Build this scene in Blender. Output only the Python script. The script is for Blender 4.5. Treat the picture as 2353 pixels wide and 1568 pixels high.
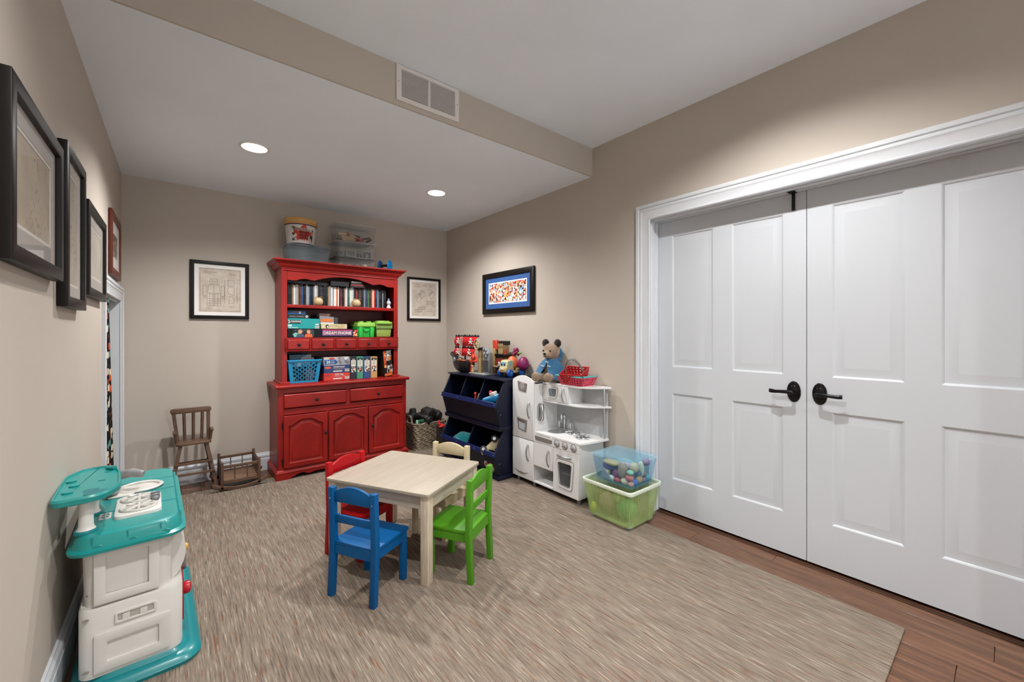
import bpy, bmesh, math, random
from mathutils import Vector, Matrix, noise
random.seed(7)
PI = math.pi
sc = bpy.context.scene
for o in list(bpy.data.objects): bpy.data.objects.remove(o, do_unlink=True)
COL = sc.collection

# ------------------------------------------------------------------ camera
FPX, CX, HY, YAW, CAMH = 943.3, 1176.5, 765.2, math.radians(39.2326), 1.27
cam = bpy.data.cameras.new('camera'); cam_o = bpy.data.objects.new('camera', cam); COL.objects.link(cam_o)
cam_o.location = (0, 0, CAMH); cam_o.rotation_euler = (PI/2, 0, -YAW)
cam.sensor_fit = 'HORIZONTAL'; cam.sensor_width = 36.0; cam.lens = 36.0*FPX/2353
cam.shift_y = -(784-HY)/2353; cam.clip_start = .02; cam.clip_end = 60
sc.camera = cam_o
# ------------------------------------------------------------------ world, view, lamps
sc.view_settings.view_transform = 'Standard'; sc.view_settings.look = 'None'
sc.view_settings.gamma = 1; sc.view_settings.use_curve_mapping = False
sc.view_settings.exposure = 0.52
WORLD_STRENGTH = 6.0
SPOT_W = 104.0
w = bpy.data.worlds.new('world'); sc.world = w; w.use_nodes = True
bgn = w.node_tree.nodes['Background']; bgn.inputs[0].default_value = (.93, .97, 1, 1); bgn.inputs[1].default_value = WORLD_STRENGTH
# window added behind the camera for ambient fill: a portal lets Cycles sample the sky through it
ADDED_WIN = (1.45, 2.5, .1, 2.1); REAR_Y = -3.3
pl = bpy.data.lights.new('added_window_portal', 'AREA'); pl.shape = 'RECTANGLE'; pl.size = ADDED_WIN[1]-ADDED_WIN[0]; pl.size_y = ADDED_WIN[3]-ADDED_WIN[2]
pl.cycles.is_portal = True
po = bpy.data.objects.new('added_window_portal', pl); COL.objects.link(po)
po.location = ((ADDED_WIN[0]+ADDED_WIN[1])/2, REAR_Y-.1, (ADDED_WIN[2]+ADDED_WIN[3])/2); po.rotation_euler = (PI/2, 0, 0)

# ------------------------------------------------------------------ pixel -> point
_F = Vector((math.sin(YAW), math.cos(YAW), 0)); _R = Vector((math.cos(YAW), -math.sin(YAW), 0)); _C = Vector((0, 0, CAMH))
def on(ax, v, px, py):
    d = _F + _R*((px-CX)/FPX) + Vector((0, 0, 1))*((HY-py)/FPX)
    return _C + d*((v-_C[ax])/d[ax])
# ------------------------------------------------------------------ materials
def lin(h):
    if not isinstance(h, str): return tuple(h)
    c = [int(h[i:i+2], 16)/255 for i in (0, 2, 4)]
    return tuple(x/12.92 if x <= .04045 else ((x+.055)/1.055)**2.4 for x in c)
MC = {}
class NT:
    def __init__(s, name):
        s.m = bpy.data.materials.new(name); s.m.use_nodes = True; s.t = s.m.node_tree; s.t.nodes.clear()
        s.out = s.n('ShaderNodeOutputMaterial')
    def n(s, ty, **kw):
        nd = s.t.nodes.new(ty)
        for k, v in kw.items():
            if k.startswith('i_'): nd.inputs[k[2:].replace('_', ' ')].default_value = v
            else: setattr(nd, k, v)
        return nd
    def l(s, a, b): s.t.links.new(a, b)
    def mixc(s, fac, a, b, mode='MIX'):
        x = s.n('ShaderNodeMix', data_type='RGBA', blend_type=mode)
        for sock, v in ((x.inputs[0], fac), (x.inputs[6], a), (x.inputs[7], b)):
            if hasattr(v, 'links'): s.l(v, sock)
            elif isinstance(v, (int, float)): sock.default_value = v
            else: sock.default_value = (*lin(v), 1)
        return x.outputs[2]
    def ramp(s, fac, stops, interp='LINEAR'):
        r = s.n('ShaderNodeValToRGB'); cr = r.color_ramp; cr.interpolation = interp
        while len(cr.elements) < len(stops): cr.elements.new(.5)
        for e, (p, c) in zip(cr.elements, stops): e.position = p; e.color = (*lin(c), 1)
        s.l(fac, r.inputs[0]); return r.outputs[0]
    def coord(s, kind='Object', scale=(1, 1, 1), rot=(0, 0, 0)):
        tc = s.n('ShaderNodeTexCoord'); mp = s.n('ShaderNodeMapping'); mp.inputs['Scale'].default_value = scale
        mp.inputs['Rotation'].default_value = rot
        s.l(tc.outputs[kind], mp.inputs[0]); return mp.outputs[0]
    def noise(s, vec, scale=5, detail=3, rough=.55, dist=0):
        x = s.n('ShaderNodeTexNoise'); x.inputs['Scale'].default_value = scale; x.inputs['Detail'].default_value = detail
        x.inputs['Roughness'].default_value = rough; x.inputs['Distortion'].default_value = dist
        if vec is not None: s.l(vec, x.inputs['Vector'])
        return x.outputs[0]
    def bump(s, h, strength=.3, dist=.01, nrm=None):
        b = s.n('ShaderNodeBump'); b.inputs['Strength'].default_value = strength; b.inputs['Distance'].default_value = dist
        s.l(h, b.inputs['Height'])
        if nrm is not None: s.l(nrm, b.inputs['Normal'])
        return b.outputs[0]
    def bsdf(s, col, rough=.5, metal=0, spec=.5, coat=0, nrm=None, **kw):
        p = s.n('ShaderNodeBsdfPrincipled')
        if hasattr(col, 'links'): s.l(col, p.inputs['Base Color'])
        else: p.inputs['Base Color'].default_value = (*lin(col), 1)
        if hasattr(rough, 'links'): s.l(rough, p.inputs['Roughness'])
        else: p.inputs['Roughness'].default_value = rough
        p.inputs['Metallic'].default_value = metal; p.inputs['Specular IOR Level'].default_value = spec
        p.inputs['Coat Weight'].default_value = coat; p.inputs['Coat Roughness'].default_value = .12
        for k, v in kw.items(): p.inputs[k].default_value = v
        if nrm is not None: s.l(nrm, p.inputs['Normal'])
        return p
    def done(s, sh): s.l(sh.outputs[0], s.out.inputs[0]); return s.m
def M(h, rough=.5, metal=0, spec=.5, var=.08, vs=8, bump=0, bs=60, coat=0, sheen=0):
    key = (h, rough, metal, spec, var, vs, bump, bs, coat, sheen)
    if key in MC: return MC[key]
    t = NT('m_'+str(h)); vec = t.coord(); col = h; nrm = None
    if var:
        c = lin(h); k = t.noise(vec, vs, 4)
        col = t.ramp(k, [(.3, tuple(x*(1-var) for x in c)), (.7, tuple(min(1, x*(1+var*.6)) for x in c))])
    if bump: nrm = t.bump(t.noise(vec, bs, 4), bump, .004)
    p = t.bsdf(col, rough, metal, spec, coat, nrm)
    if sheen: p.inputs['Sheen Weight'].default_value = sheen
    MC[key] = t.done(p); return MC[key]
def once(fn):
    def g(*a):
        k = (fn.__name__,)+a
        if k not in MC: MC[k] = fn(*a)
        return MC[k]
    return g
@once
def wood(dark, light, axis=1, rough=.45, sc_=1.0, spec=.4):
    t = NT('wood'); s = [30*sc_]*3; s[axis] = 2.2*sc_
    v = t.coord('Object', tuple(s)); a = t.noise(v, 2.2, 6, .6, .6)
    s2 = [160*sc_]*3; s2[axis] = 5*sc_
    b = t.noise(t.coord('Object', tuple(s2)), 1.5, 3)
    c = t.ramp(a, [(.3, dark), (.68, light)]); c = t.mixc(.35, c, t.ramp(b, [(.35, dark), (.65, light)]), 'MULTIPLY' if 0 else 'MIX')
    return t.done(t.bsdf(c, rough, 0, spec, 0, t.bump(b, .08, .002)))
@once
def plank_mat():
    t = NT('plank'); v = t.coord('Object', (26, 1.6, 26)); oi = t.n('ShaderNodeObjectInfo')
    add = t.n('ShaderNodeVectorMath', operation='ADD'); t.l(v, add.inputs[0])
    cm = t.n('ShaderNodeCombineXYZ'); mu = t.n('ShaderNodeMath', operation='MULTIPLY'); mu.inputs[1].default_value = 50
    t.l(oi.outputs['Random'], mu.inputs[0])
    for i in range(3): t.l(mu.outputs[0], cm.inputs[i])
    t.l(cm.outputs[0], add.inputs[1])
    a = t.noise(add.outputs[0], 1.5, 6, .62, 1.2)
    c = t.ramp(a, [(.28, '4a3020'), (.5, '6f4b35'), (.72, '8a6248')])
    r = t.ramp(oi.outputs['Random'], [(0, '8a8a8a'), (1, 'ffffff')]); c = t.mixc(.55, c, r, 'MULTIPLY')
    return t.done(t.bsdf(c, .32, 0, .5, .1, t.bump(a, .08, .003)))
@once
def rug_mat():
    # narrow woven rows; along each row the yarn changes colour in short runs
    t = NT('rug'); tc = t.n('ShaderNodeTexCoord'); sp = t.n('ShaderNodeSeparateXYZ'); t.l(tc.outputs['Object'], sp.inputs[0])
    def math_(op, a, b=None, c=None):
        m = t.n('ShaderNodeMath', operation=op)
        for i, v in enumerate((a, b, c)):
            if v is None: continue
            if hasattr(v, 'links'): t.l(v, m.inputs[i])
            else: m.inputs[i].default_value = v
        return m.outputs[0]
    wob = t.noise(tc.outputs['Object'], 3.0, 2); xw = math_('MULTIPLY_ADD', wob, .003, sp.outputs[0])
    rows = math_('MULTIPLY', xw, 310.0); row = math_('FLOOR', rows); fr = math_('FRACT', rows)
    wn = t.n('ShaderNodeTexWhiteNoise', noise_dimensions='1D'); t.l(row, wn.inputs['W'])
    def run(freq, seed):
        cm = t.n('ShaderNodeCombineXYZ'); t.l(math_('MULTIPLY_ADD', sp.outputs[1], freq, math_('MULTIPLY', wn.outputs[0], 97.0+seed)), cm.inputs[0]); t.l(math_('MULTIPLY', row, 3.37+seed*.11), cm.inputs[1])
        return t.noise(cm.outputs[0], 1.0, 2, .5)
    a = run(8.0, 0); d = run(6.5, 5); f = run(11.0, 9)
    e = t.noise(t.coord('Object', (2.2, 1.4, 1)), 1.5, 3, .5); g = t.noise(t.coord('Object', (700, 500, 1)), 1.0, 2, .5)
    c = t.ramp(a, [(.24, '594d45'), (.34, '6f6358'), (.43, '807367'), (.52, '8b7e71'), (.62, '978a7c'), (.74, 'bdb1a2')])
    c = t.mixc(t.ramp(f, [(.60, '000000'), (.68, '808080')]), c, '6f665f')
    c = t.mixc(t.ramp(d, [(.63, '000000'), (.665, 'd0d0d0')]), c, '85482a')
    c = t.mixc(t.ramp(e, [(.35, '000000'), (.7, '505050')]), c, 'a99f92')
    c = t.mixc(.5, c, t.ramp(g, [(.25, '808080'), (.7, 'ffffff')]), 'MULTIPLY')
    hump = math_('SINE', math_('MULTIPLY', fr, PI)); h = math_('ADD', hump, math_('MULTIPLY', g, .8))
    return t.done(t.bsdf(c, .95, 0, .1, 0, t.bump(h, .15, .003)))
@once
def paint(h, bs, st):
    t = NT('paint'); v = t.coord('Object'); c = lin(h); k = t.noise(v, 1.3, 4)
    col = t.ramp(k, [(.3, tuple(x*.965 for x in c)), (.7, tuple(min(1, x*1.02) for x in c))])
    return t.done(t.bsdf(col, .75, 0, .25, 0, t.bump(t.noise(v, bs, 3), st, .002)))
@once
def clear(h, density, rough):
    t = NT('clear_plastic'); tr = t.n('ShaderNodeBsdfTransparent'); c = lin(h)
    tr.inputs[0].default_value = (*[1-(1-x)*.12 for x in c], 1)
    p = t.bsdf(h, rough, 0, .6)
    fr = t.n('ShaderNodeLayerWeight'); fr.inputs[0].default_value = .25
    ma = t.n('ShaderNodeMath', operation='MULTIPLY_ADD'); ma.inputs[1].default_value = .12; ma.inputs[2].default_value = density*.5
    t.l(fr.outputs['Facing'], ma.inputs[0])
    mx = t.n('ShaderNodeMixShader'); t.l(ma.outputs[0], mx.inputs[0]); t.l(tr.outputs[0], mx.inputs[1]); t.l(p.outputs[0], mx.inputs[2])
    return t.done(mx)
@once
def pane_mat():
    t = NT('pane'); tr = t.n('ShaderNodeBsdfTransparent'); g = t.n('ShaderNodeBsdfGlossy'); g.inputs['Roughness'].default_value = .02
    lw = t.n('ShaderNodeLayerWeight'); lw.inputs[0].default_value = .5
    pw = t.n('ShaderNodeMath', operation='POWER'); pw.inputs[1].default_value = 5; t.l(lw.outputs['Facing'], pw.inputs[0])
    ma = t.n('ShaderNodeMath', operation='MULTIPLY_ADD'); ma.inputs[1].default_value = .75; ma.inputs[2].default_value = .03; t.l(pw.outputs[0], ma.inputs[0])
    mx = t.n('ShaderNodeMixShader'); t.l(ma.outputs[0], mx.inputs[0]); t.l(tr.outputs[0], mx.inputs[1]); t.l(g.outputs[0], mx.inputs[2])
    return t.done(mx)
@once
def emit(h, st):
    t = NT('emit'); e = t.n('ShaderNodeEmission'); e.inputs[0].default_value = (*lin(h), 1); e.inputs[1].default_value = st
    return t.done(e)
@once
def mosaic(seed, scale, stops, base, amt):
    # flat print made of coloured cells
    t = NT('print'); v = t.coord('Object'); ad = t.n('ShaderNodeVectorMath', operation='ADD'); ad.inputs[1].default_value = (seed*3.1, seed*1.7, seed*.9)
    t.l(v, ad.inputs[0])
    x = t.n('ShaderNodeTexVoronoi'); x.inputs['Scale'].default_value = scale; t.l(ad.outputs[0], x.inputs['Vector'])
    sp = t.n('ShaderNodeSeparateColor'); t.l(x.outputs['Color'], sp.inputs[0])
    c = t.ramp(sp.outputs[0], list(stops), 'CONSTANT')
    k = t.noise(ad.outputs[0], scale*.35, 2)
    c = t.mixc(t.ramp(k, [(.5-amt*.5, '000000'), (.52-amt*.5, 'ffffff')]), base, c)
    return t.done(t.bsdf(c, .5, 0, .3))
@once
def paper(h, edge):
    t = NT('old_paper'); v = t.coord('Object'); k = t.noise(v, 9, 4); k2 = t.noise(v, 40, 3)
    c = t.ramp(k, [(.3, edge), (.7, h)]); c = t.mixc(.25, c, t.ramp(k2, [(.35, edge), (.6, h)]))
    return t.done(t.bsdf(c, .8, 0, .2))
@once
def sketchy(h, ink, seed):
    # faded drawing: paper with fine broken ink lines
    t = NT('sketch'); v = t.coord('Object'); ad = t.n('ShaderNodeVectorMath', operation='ADD'); ad.inputs[1].default_value = (seed, seed*.7, seed*.3)
    t.l(v, ad.inputs[0]); k = t.noise(ad.outputs[0], 9, 4); b = t.ramp(k, [(.3, ink), (.62, h)])
    b = t.mixc(.45, h, b)
    q = t.noise(ad.outputs[0], 55, 4, .7); g = t.noise(ad.outputs[0], 6, 2)
    m = t.n('ShaderNodeMath', operation='MULTIPLY'); t.l(t.ramp(q, [(.56, '000000'), (.62, 'ffffff')]), m.inputs[0]); t.l(t.ramp(g, [(.48, '000000'), (.56, 'ffffff')]), m.inputs[1])
    return t.done(t.bsdf(t.mixc(m.outputs[0], b, ink), .7, 0, .2))
@once
def spine_mat(h, ink):
    t = NT('spine'); v = t.coord('Object', (260, 1, 70)); k = t.noise(v, 1.6, 2, .5); b = t.noise(t.coord('Object', (3, 1, 13)), 1.5, 1)
    f = t.mixc(1.0, t.ramp(k, [(.60, '000000'), (.64, 'e0e0e0')]), t.ramp(b, [(.42, '000000'), (.5, 'ffffff')]), 'MULTIPLY')
    return t.done(t.bsdf(t.mixc(f, h, ink), .4, 0, .3))
@once
def red_paint():
    t = NT('red_paint'); v = t.coord('Object'); k = t.noise(v, 3.5, 5, .6)
    c = t.ramp(k, [(.3, '760b08'), (.65, '92150d')]); k2 = t.noise(t.coord('Object', (6, 6, 30)), 2, 5)
    c = t.mixc(t.ramp(k2, [(.62, '000000'), (.8, '404040')]), c, '6a0f0c')
    return t.done(t.bsdf(c, .42, 0, .35, .03, t.bump(k2, .05, .002)))
@once
def rope_mat(a, b, sx):
    t = NT('rope'); v = t.coord('Object'); wv = t.n('ShaderNodeTexWave', wave_type='BANDS', bands_direction='DIAGONAL')
    wv.inputs['Scale'].default_value = sx; wv.inputs['Distortion'].default_value = 3.5; wv.inputs['Detail'].default_value = 3
    t.l(v, wv.inputs[0]); k = t.noise(v, 30, 4)
    c = t.mixc(.5, t.ramp(wv.outputs[1], [(.2, a), (.8, b)]), t.ramp(k, [(.3, a), (.7, b)]))
    return t.done(t.bsdf(c, .7, 0, .3, 0, t.bump(wv.outputs[1], .7, .006)))
@once
def stripes(a, b, axis, n):
    t = NT('stripes'); v = t.coord('Object'); sp = t.n('ShaderNodeSeparateXYZ'); t.l(v, sp.inputs[0])
    m = t.n('ShaderNodeMath', operation='MULTIPLY'); m.inputs[1].default_value = n; t.l(sp.outputs[axis], m.inputs[0])
    f = t.n('ShaderNodeMath', operation='FRACT'); t.l(m.outputs[0], f.inputs[0])
    return t.done(t.bsdf(t.ramp(f.outputs[0], [(0, a), (.5, b)], 'CONSTANT'), .5))
@once
def fur(a, b):
    t = NT('fur'); v = t.coord('Object'); k = t.noise(v, 140, 4, .7); k2 = t.noise(v, 14, 3)
    c = t.mixc(.5, t.ramp(k, [(.3, a), (.7, b)]), t.ramp(k2, [(.35, a), (.65, b)]))
    p = t.bsdf(c, .9, 0, .1, 0, t.bump(k, .8, .006)); p.inputs['Sheen Weight'].default_value = .4
    return t.done(p)
WHITE = M('e9e9ea', .35, var=.02); TRIM = M('d2d6db', .38, var=.02, vs=3); DOORW = M('c8cdd3', .36, var=.015, vs=2)
BLACK = M('111111', .45, 0, .3, var=.1); BRONZE = M('1b1a1b', .22, .6, .6, var=.1); CHROME = M('d5d8da', .16, 1, var=.03)
SILVER = M('a9abae', .32, .75, var=.06); GREYP = M('8a8886', .4, var=.06)
WALL = paint('bdb4a9', 180, .06); CEIL = paint('ecf3fb', 130, .05); RED = red_paint()
LAMPW = emit('fffaf2', 9.0)

# ------------------------------------------------------------------ mesh builder
class MB:
    def __init__(s): s.v = []; s.f = []
    def add(s, vs, fs, m=None):
        b = len(s.v); s.v += [tuple(m @ Vector(p)) if m is not None else tuple(p) for p in vs]
        s.f += [tuple(b+i for i in f) for f in fs]; return s
    def box(s, x0, x1, y0, y1, z0, z1, m=None):
        return s.add([(x, y, z) for x in (x0, x1) for y in (y0, y1) for z in (z0, z1)],
                     [(0, 1, 3, 2), (4, 6, 7, 5), (0, 4, 5, 1), (2, 3, 7, 6), (0, 2, 6, 4), (1, 5, 7, 3)], m)
    def hexa(s, bot, top):
        return s.add(list(bot)+list(top), [(3, 2, 1, 0), (4, 5, 6, 7), (0, 1, 5, 4), (1, 2, 6, 5), (2, 3, 7, 6), (3, 0, 4, 7)])
    def cyl(s, p0, p1, r0, r1=None, n=16):
        r1 = r0 if r1 is None else r1; p0 = Vector(p0); p1 = Vector(p1); q = (p1-p0).to_track_quat('Z', 'Y').to_matrix()
        vs = []
        for p, r in ((p0, r0), (p1, r1)):
            vs += [p + q @ Vector((r*math.cos(2*PI*i/n), r*math.sin(2*PI*i/n), 0)) for i in range(n)]
        return s.add(vs, [(i, (i+1) % n, n+(i+1) % n, n+i) for i in range(n)]+[tuple(reversed(range(n))), tuple(range(n, 2*n))])
    def lathe(s, prof, c=(0, 0, 0), n=24, m=None, sx=1, sy=1):
        vs = []; k = len(prof); m = m or Matrix.Translation(c)
        for r, z in prof: vs += [(sx*r*math.cos(2*PI*i/n), sy*r*math.sin(2*PI*i/n), z) for i in range(n)]
        fs = [(j*n+i, j*n+(i+1) % n, (j+1)*n+(i+1) % n, (j+1)*n+i) for j in range(k-1) for i in range(n)]
        if prof[0][0] > 1e-5: fs.append(tuple(reversed(range(n))))
        if prof[-1][0] > 1e-5: fs.append(tuple(range((k-1)*n, k*n)))
        return s.add(vs, fs, m)
    def prism(s, pts, ax, a, b, m=None):
        n = len(pts)
        def P(p, t): return {'x': (t, p[0], p[1]), 'y': (p[0], t, p[1]), 'z': (p[0], p[1], t)}[ax]
        return s.add([P(p, a) for p in pts]+[P(p, b) for p in pts],
                     [tuple(range(n)), tuple(reversed(range(n, 2*n)))]+[(i, n+i, n+(i+1) % n, (i+1) % n) for i in range(n)], m)
    def ring(s, outer, inner, ax, a, b):
        n = len(outer)
        def P(p, t): return {'x': (t, p[0], p[1]), 'y': (p[0], t, p[1]), 'z': (p[0], p[1], t)}[ax]
        vs = [P(p, t) for t in (a, b) for L in (outer, inner) for p in L]; fs = []
        for i in range(n):
            j = (i+1) % n
            fs += [(i, j, n+j, n+i), (2*n+i, 3*n+i, 3*n+j, 2*n+j), (i, 2*n+i, 2*n+j, j), (n+i, n+j, 3*n+j, 3*n+i)]
        return s.add(vs, fs)
    def tube(s, pts, r, n=8, closed=False):
        pts = [Vector(p) for p in pts]; k = len(pts); rs = r if isinstance(r, (list, tuple)) else [r]*k; vs = []; up = None
        for i, p in enumerate(pts):
            a = pts[i-1] if (i or closed) else p; b = pts[(i+1) % k] if (i < k-1 or closed) else p
            d = (b-a).normalized()
            if up is None: up = d.orthogonal().normalized()
            up = (up-d*up.dot(d)).normalized(); sd = d.cross(up)
            vs += [p+(up*math.cos(2*PI*j/n)+sd*math.sin(2*PI*j/n))*rs[i] for j in range(n)]
        fs = [(i*n+j, i*n+(j+1) % n, ((i+1) % k)*n+(j+1) % n, ((i+1) % k)*n+j) for i in range(k if closed else k-1) for j in range(n)]
        if not closed: fs += [tuple(reversed(range(n))), tuple(range((k-1)*n, k*n))]
        return s.add(vs, fs)
    def ball(s, c, r, n=14, m=None):
        if not isinstance(r, (tuple, list)): r = (r, r, r)
        h = n//2; vs = [(0, 0, -1)]
        for j in range(1, h):
            a = -PI/2+PI*j/h; vs += [(math.cos(a)*math.cos(2*PI*i/n), math.cos(a)*math.sin(2*PI*i/n), math.sin(a)) for i in range(n)]
        vs.append((0, 0, 1)); e = len(vs)-1
        fs = [(0, 1+(i+1) % n, 1+i) for i in range(n)]+[(e, 1+(h-2)*n+i, 1+(h-2)*n+(i+1) % n) for i in range(n)]
        fs += [(1+j*n+i, 1+j*n+(i+1) % n, 1+(j+1)*n+(i+1) % n, 1+(j+1)*n+i) for j in range(h-2) for i in range(n)]
        mm = Matrix.Translation(c) @ (m or Matrix()) @ Matrix.Diagonal((*r, 1))
        return s.add(vs, fs, mm)
    def loft(s, loops, cap=True):
        n = len(loops[0]); vs = [p for L in loops for p in L]
        fs = [(j*n+i, j*n+(i+1) % n, (j+1)*n+(i+1) % n, (j+1)*n+i) for j in range(len(loops)-1) for i in range(n)]
        if cap: fs += [tuple(reversed(range(n))), tuple(range((len(loops)-1)*n, len(loops)*n))]
        return s.add(vs, fs)
    def mesh(s, name, bevel=0, seg=2, smooth=38, off=(0, 0, 0)):
        off = Vector(off); me = bpy.data.meshes.new(name); me.from_pydata([Vector(p)-off for p in s.v], [], s.f)
        bm = bmesh.new(); bm.from_mesh(me); bmesh.ops.recalc_face_normals(bm, faces=bm.faces)
        if bevel:
            es = [e for e in bm.edges if len(e.link_faces) == 2 and e.calc_face_angle(0) > math.radians(35)]
            bmesh.ops.bevel(bm, geom=es, offset=bevel, segments=seg, profile=.5, affect='EDGES', clamp_overlap=True)
        bm.to_mesh(me); bm.free()
        if smooth:
            me.polygons.foreach_set('use_smooth', [True]*len(me.polygons)); me.set_sharp_from_angle(angle=math.radians(smooth))
        return me
    def build(s, name, mat, parent=None, bevel=0, seg=2, smooth=38, loc=None):
        return link(s.mesh(name, bevel, seg, smooth, origin(parent) if parent else (loc or (0, 0, 0))), name, mat, parent, loc)
WO = {}
def origin(p): return WO.get(p.name, Vector((0, 0, 0)))
def link(me, name, mat, parent=None, loc=None):
    o = bpy.data.objects.new(name, me); COL.objects.link(o)
    if mat: me.materials.clear(); me.materials.append(mat)
    if parent: o.parent = parent; WO[o.name] = origin(parent)
    else: o.location = loc or (0, 0, 0); WO[o.name] = Vector(loc or (0, 0, 0))
    return o
def tag(o, label, cat, group=None):
    o['label'] = label; o['category'] = cat
    if group: o['group'] = group
    return o
def thing(name, label, cat, loc=(0, 0, 0), rotz=0, group=None, local=False):
    o = bpy.data.objects.new(name, None); COL.objects.link(o); o.location = loc; o.rotation_euler = (0, 0, rotz); o.empty_display_size = .05
    WO[o.name] = Vector((0, 0, 0)) if local else Vector(loc)
    return tag(o, label, cat, group)
def struct(o): o['kind'] = 'structure'; return o
def copy_tree(o, parent=None):
    c = o.copy(); COL.objects.link(c); c.parent = parent; WO[c.name] = WO.get(o.name, Vector())
    for ch in list(o.children): copy_tree(ch, c)
    return c
def rrect(x0, x1, y0, y1, r, n=4):
    out = []
    for cx, cy, a in ((x1-r, y1-r, 0), (x0+r, y1-r, PI/2), (x0+r, y0+r, PI), (x1-r, y0+r, 1.5*PI)):
        out += [(cx+r*math.cos(a+PI/2*i/n), cy+r*math.sin(a+PI/2*i/n)) for i in range(n+1)]
    return out
def ellipse(cx, cy, rx, ry, n=24): return [(cx+rx*math.cos(2*PI*i/n), cy+ry*math.sin(2*PI*i/n)) for i in range(n)]
def lettering(s, size, loc, face, mat, parent, name='lettering', sx=1, roll=0, bold=.0):
    cu = bpy.data.curves.new('txt', 'FONT'); cu.body = s; cu.size = size; cu.resolution_u = 2; cu.align_x = 'CENTER'; cu.align_y = 'CENTER'
    cu.extrude = .0004; cu.offset = bold
    t = bpy.data.objects.new('txt', cu); COL.objects.link(t); dg = bpy.context.evaluated_depsgraph_get()
    me = bpy.data.meshes.new_from_object(t.evaluated_get(dg)); bpy.data.objects.remove(t); bpy.data.curves.remove(cu)
    rz = {'-y': 0, '-x': -PI/2, '+x': PI/2}[face]
    mm = Matrix.Translation(Vector(loc)-origin(parent)) @ Matrix.Rotation(rz, 4, 'Z') @ Matrix.Rotation(PI/2, 4, 'X') @ Matrix.Rotation(roll, 4, 'Z') @ Matrix.Diagonal((sx, 1, 1, 1))
    me.transform(mm); return link(me, name, mat, parent)
def remeshed(mb, name, mat, parent, voxel=.006, smooth=4):
    o = mb.build('tmp', None, None, 0, 2, 0); md = o.modifiers.new('r', 'REMESH'); md.mode = 'VOXEL'; md.voxel_size = voxel
    sm = o.modifiers.new('s', 'SMOOTH'); sm.iterations = smooth; sm.factor = .5
    dg = bpy.context.evaluated_depsgraph_get(); me = bpy.data.meshes.new_from_object(o.evaluated_get(dg)); bpy.data.objects.remove(o)
    me.transform(Matrix.Translation(-origin(parent) if parent else Vector((0, 0, 0)))); me.polygons.foreach_set('use_smooth', [True]*len(me.polygons))
    return link(me, name, mat, parent)
def perforated(mb, P, nu, nv, rad, n=10, th=.002, m=0):
    # sheet over the unit square with a hole in every cell; P(u, v) -> point
    for i in range(nu):
        for j in range(nv):
            u0, v0, du, dv = i/nu, j/nv, 1/nu, 1/nv; c = Vector(P(u0+du/2, v0+dv/2))
            a = (Vector(P(u0+du, v0+dv/2))-Vector(P(u0, v0+dv/2)))/2; b = (Vector(P(u0+du/2, v0+dv))-Vector(P(u0+du/2, v0)))/2
            nn = a.cross(b).normalized()*th; r = rad(i, j); vs = []; 
            for k in range(4*((n+3)//4)):
                t = 2*PI*k/(4*((n+3)//4))+PI/4; cu, su = math.cos(t), math.sin(t); q = 1/max(abs(cu), abs(su))
                sq = Vector(P(u0+du/2*(1+cu*q), v0+dv/2*(1+su*q)))
                if m: ru, rv = r*q*cu, r*q*su
                else: ru, rv = r*cu/max(a.length, 1e-6), r*su/max(b.length, 1e-6)
                ci = c+a*ru+b*rv
                vs += [sq, ci, sq+nn, ci+nn]
            N = len(vs)//4; fs = []
            for k in range(N):
                x, y = 4*k, 4*((k+1) % N); fs += [(x, y, y+1, x+1), (x+2, x+3, y+3, y+2), (x+1, y+1, y+3, x+3)]
            mb.add(vs, fs)
def casing(name, axis_pt, path, prof, mat, parent=None):
    # mitred moulding swept along a rectangular path; path = (corner, outward dir) ; axis_pt(u,v,h) -> 3D
    mb = MB(); loops = []
    for (u, v), (du, dv) in path: loops.append([axis_pt(u+du*t, v+dv*t, h) for t, h in prof])
    mb.loft(loops); return mb.build(name, mat, parent, 0, 2, 25)
ORD = ['first', 'second', 'third', 'fourth', 'fifth', 'sixth', 'seventh', 'eighth', 'ninth', 'tenth', 'eleventh', 'twelfth']

# ================================================================== the setting
XR, YB, XL, ZS, YS, ZC = 2.56, 4.404, -.335, 2.5115, 2.1243, 2.7365; XD = 2.68
fl = struct(MB().box(XL-1.1, XR+.4, REAR_Y-.2, YB+.15, -.06, -.012).build('floor', M('2a1d15', .8)))
# planks run parallel to the double doors
PWD = .127; random.seed(3); pm = {}
x = XL-.02; row = 0
while x < XR+.16:
    y = REAR_Y-.02-random.random()*1.1
    while y < YB+.02:
        L = random.choice([.9, 1.1, 1.22]); y0, y1 = max(y, REAR_Y-.02), min(y+L, YB+.02)
        if y1-y0 > .05:
            key = round(y1-y0, 3)
            if key not in pm:
                pm[key] = MB().box(0, PWD-.0012, 0, key-.0012, -.012, 0).mesh('plank', .0012, 1); pm[key].materials.append(plank_mat())
            p = link(pm[key], 'plank', None, fl); p.location = (x, y0, 0)
        y += L
    x += PWD; row += 1
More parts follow.
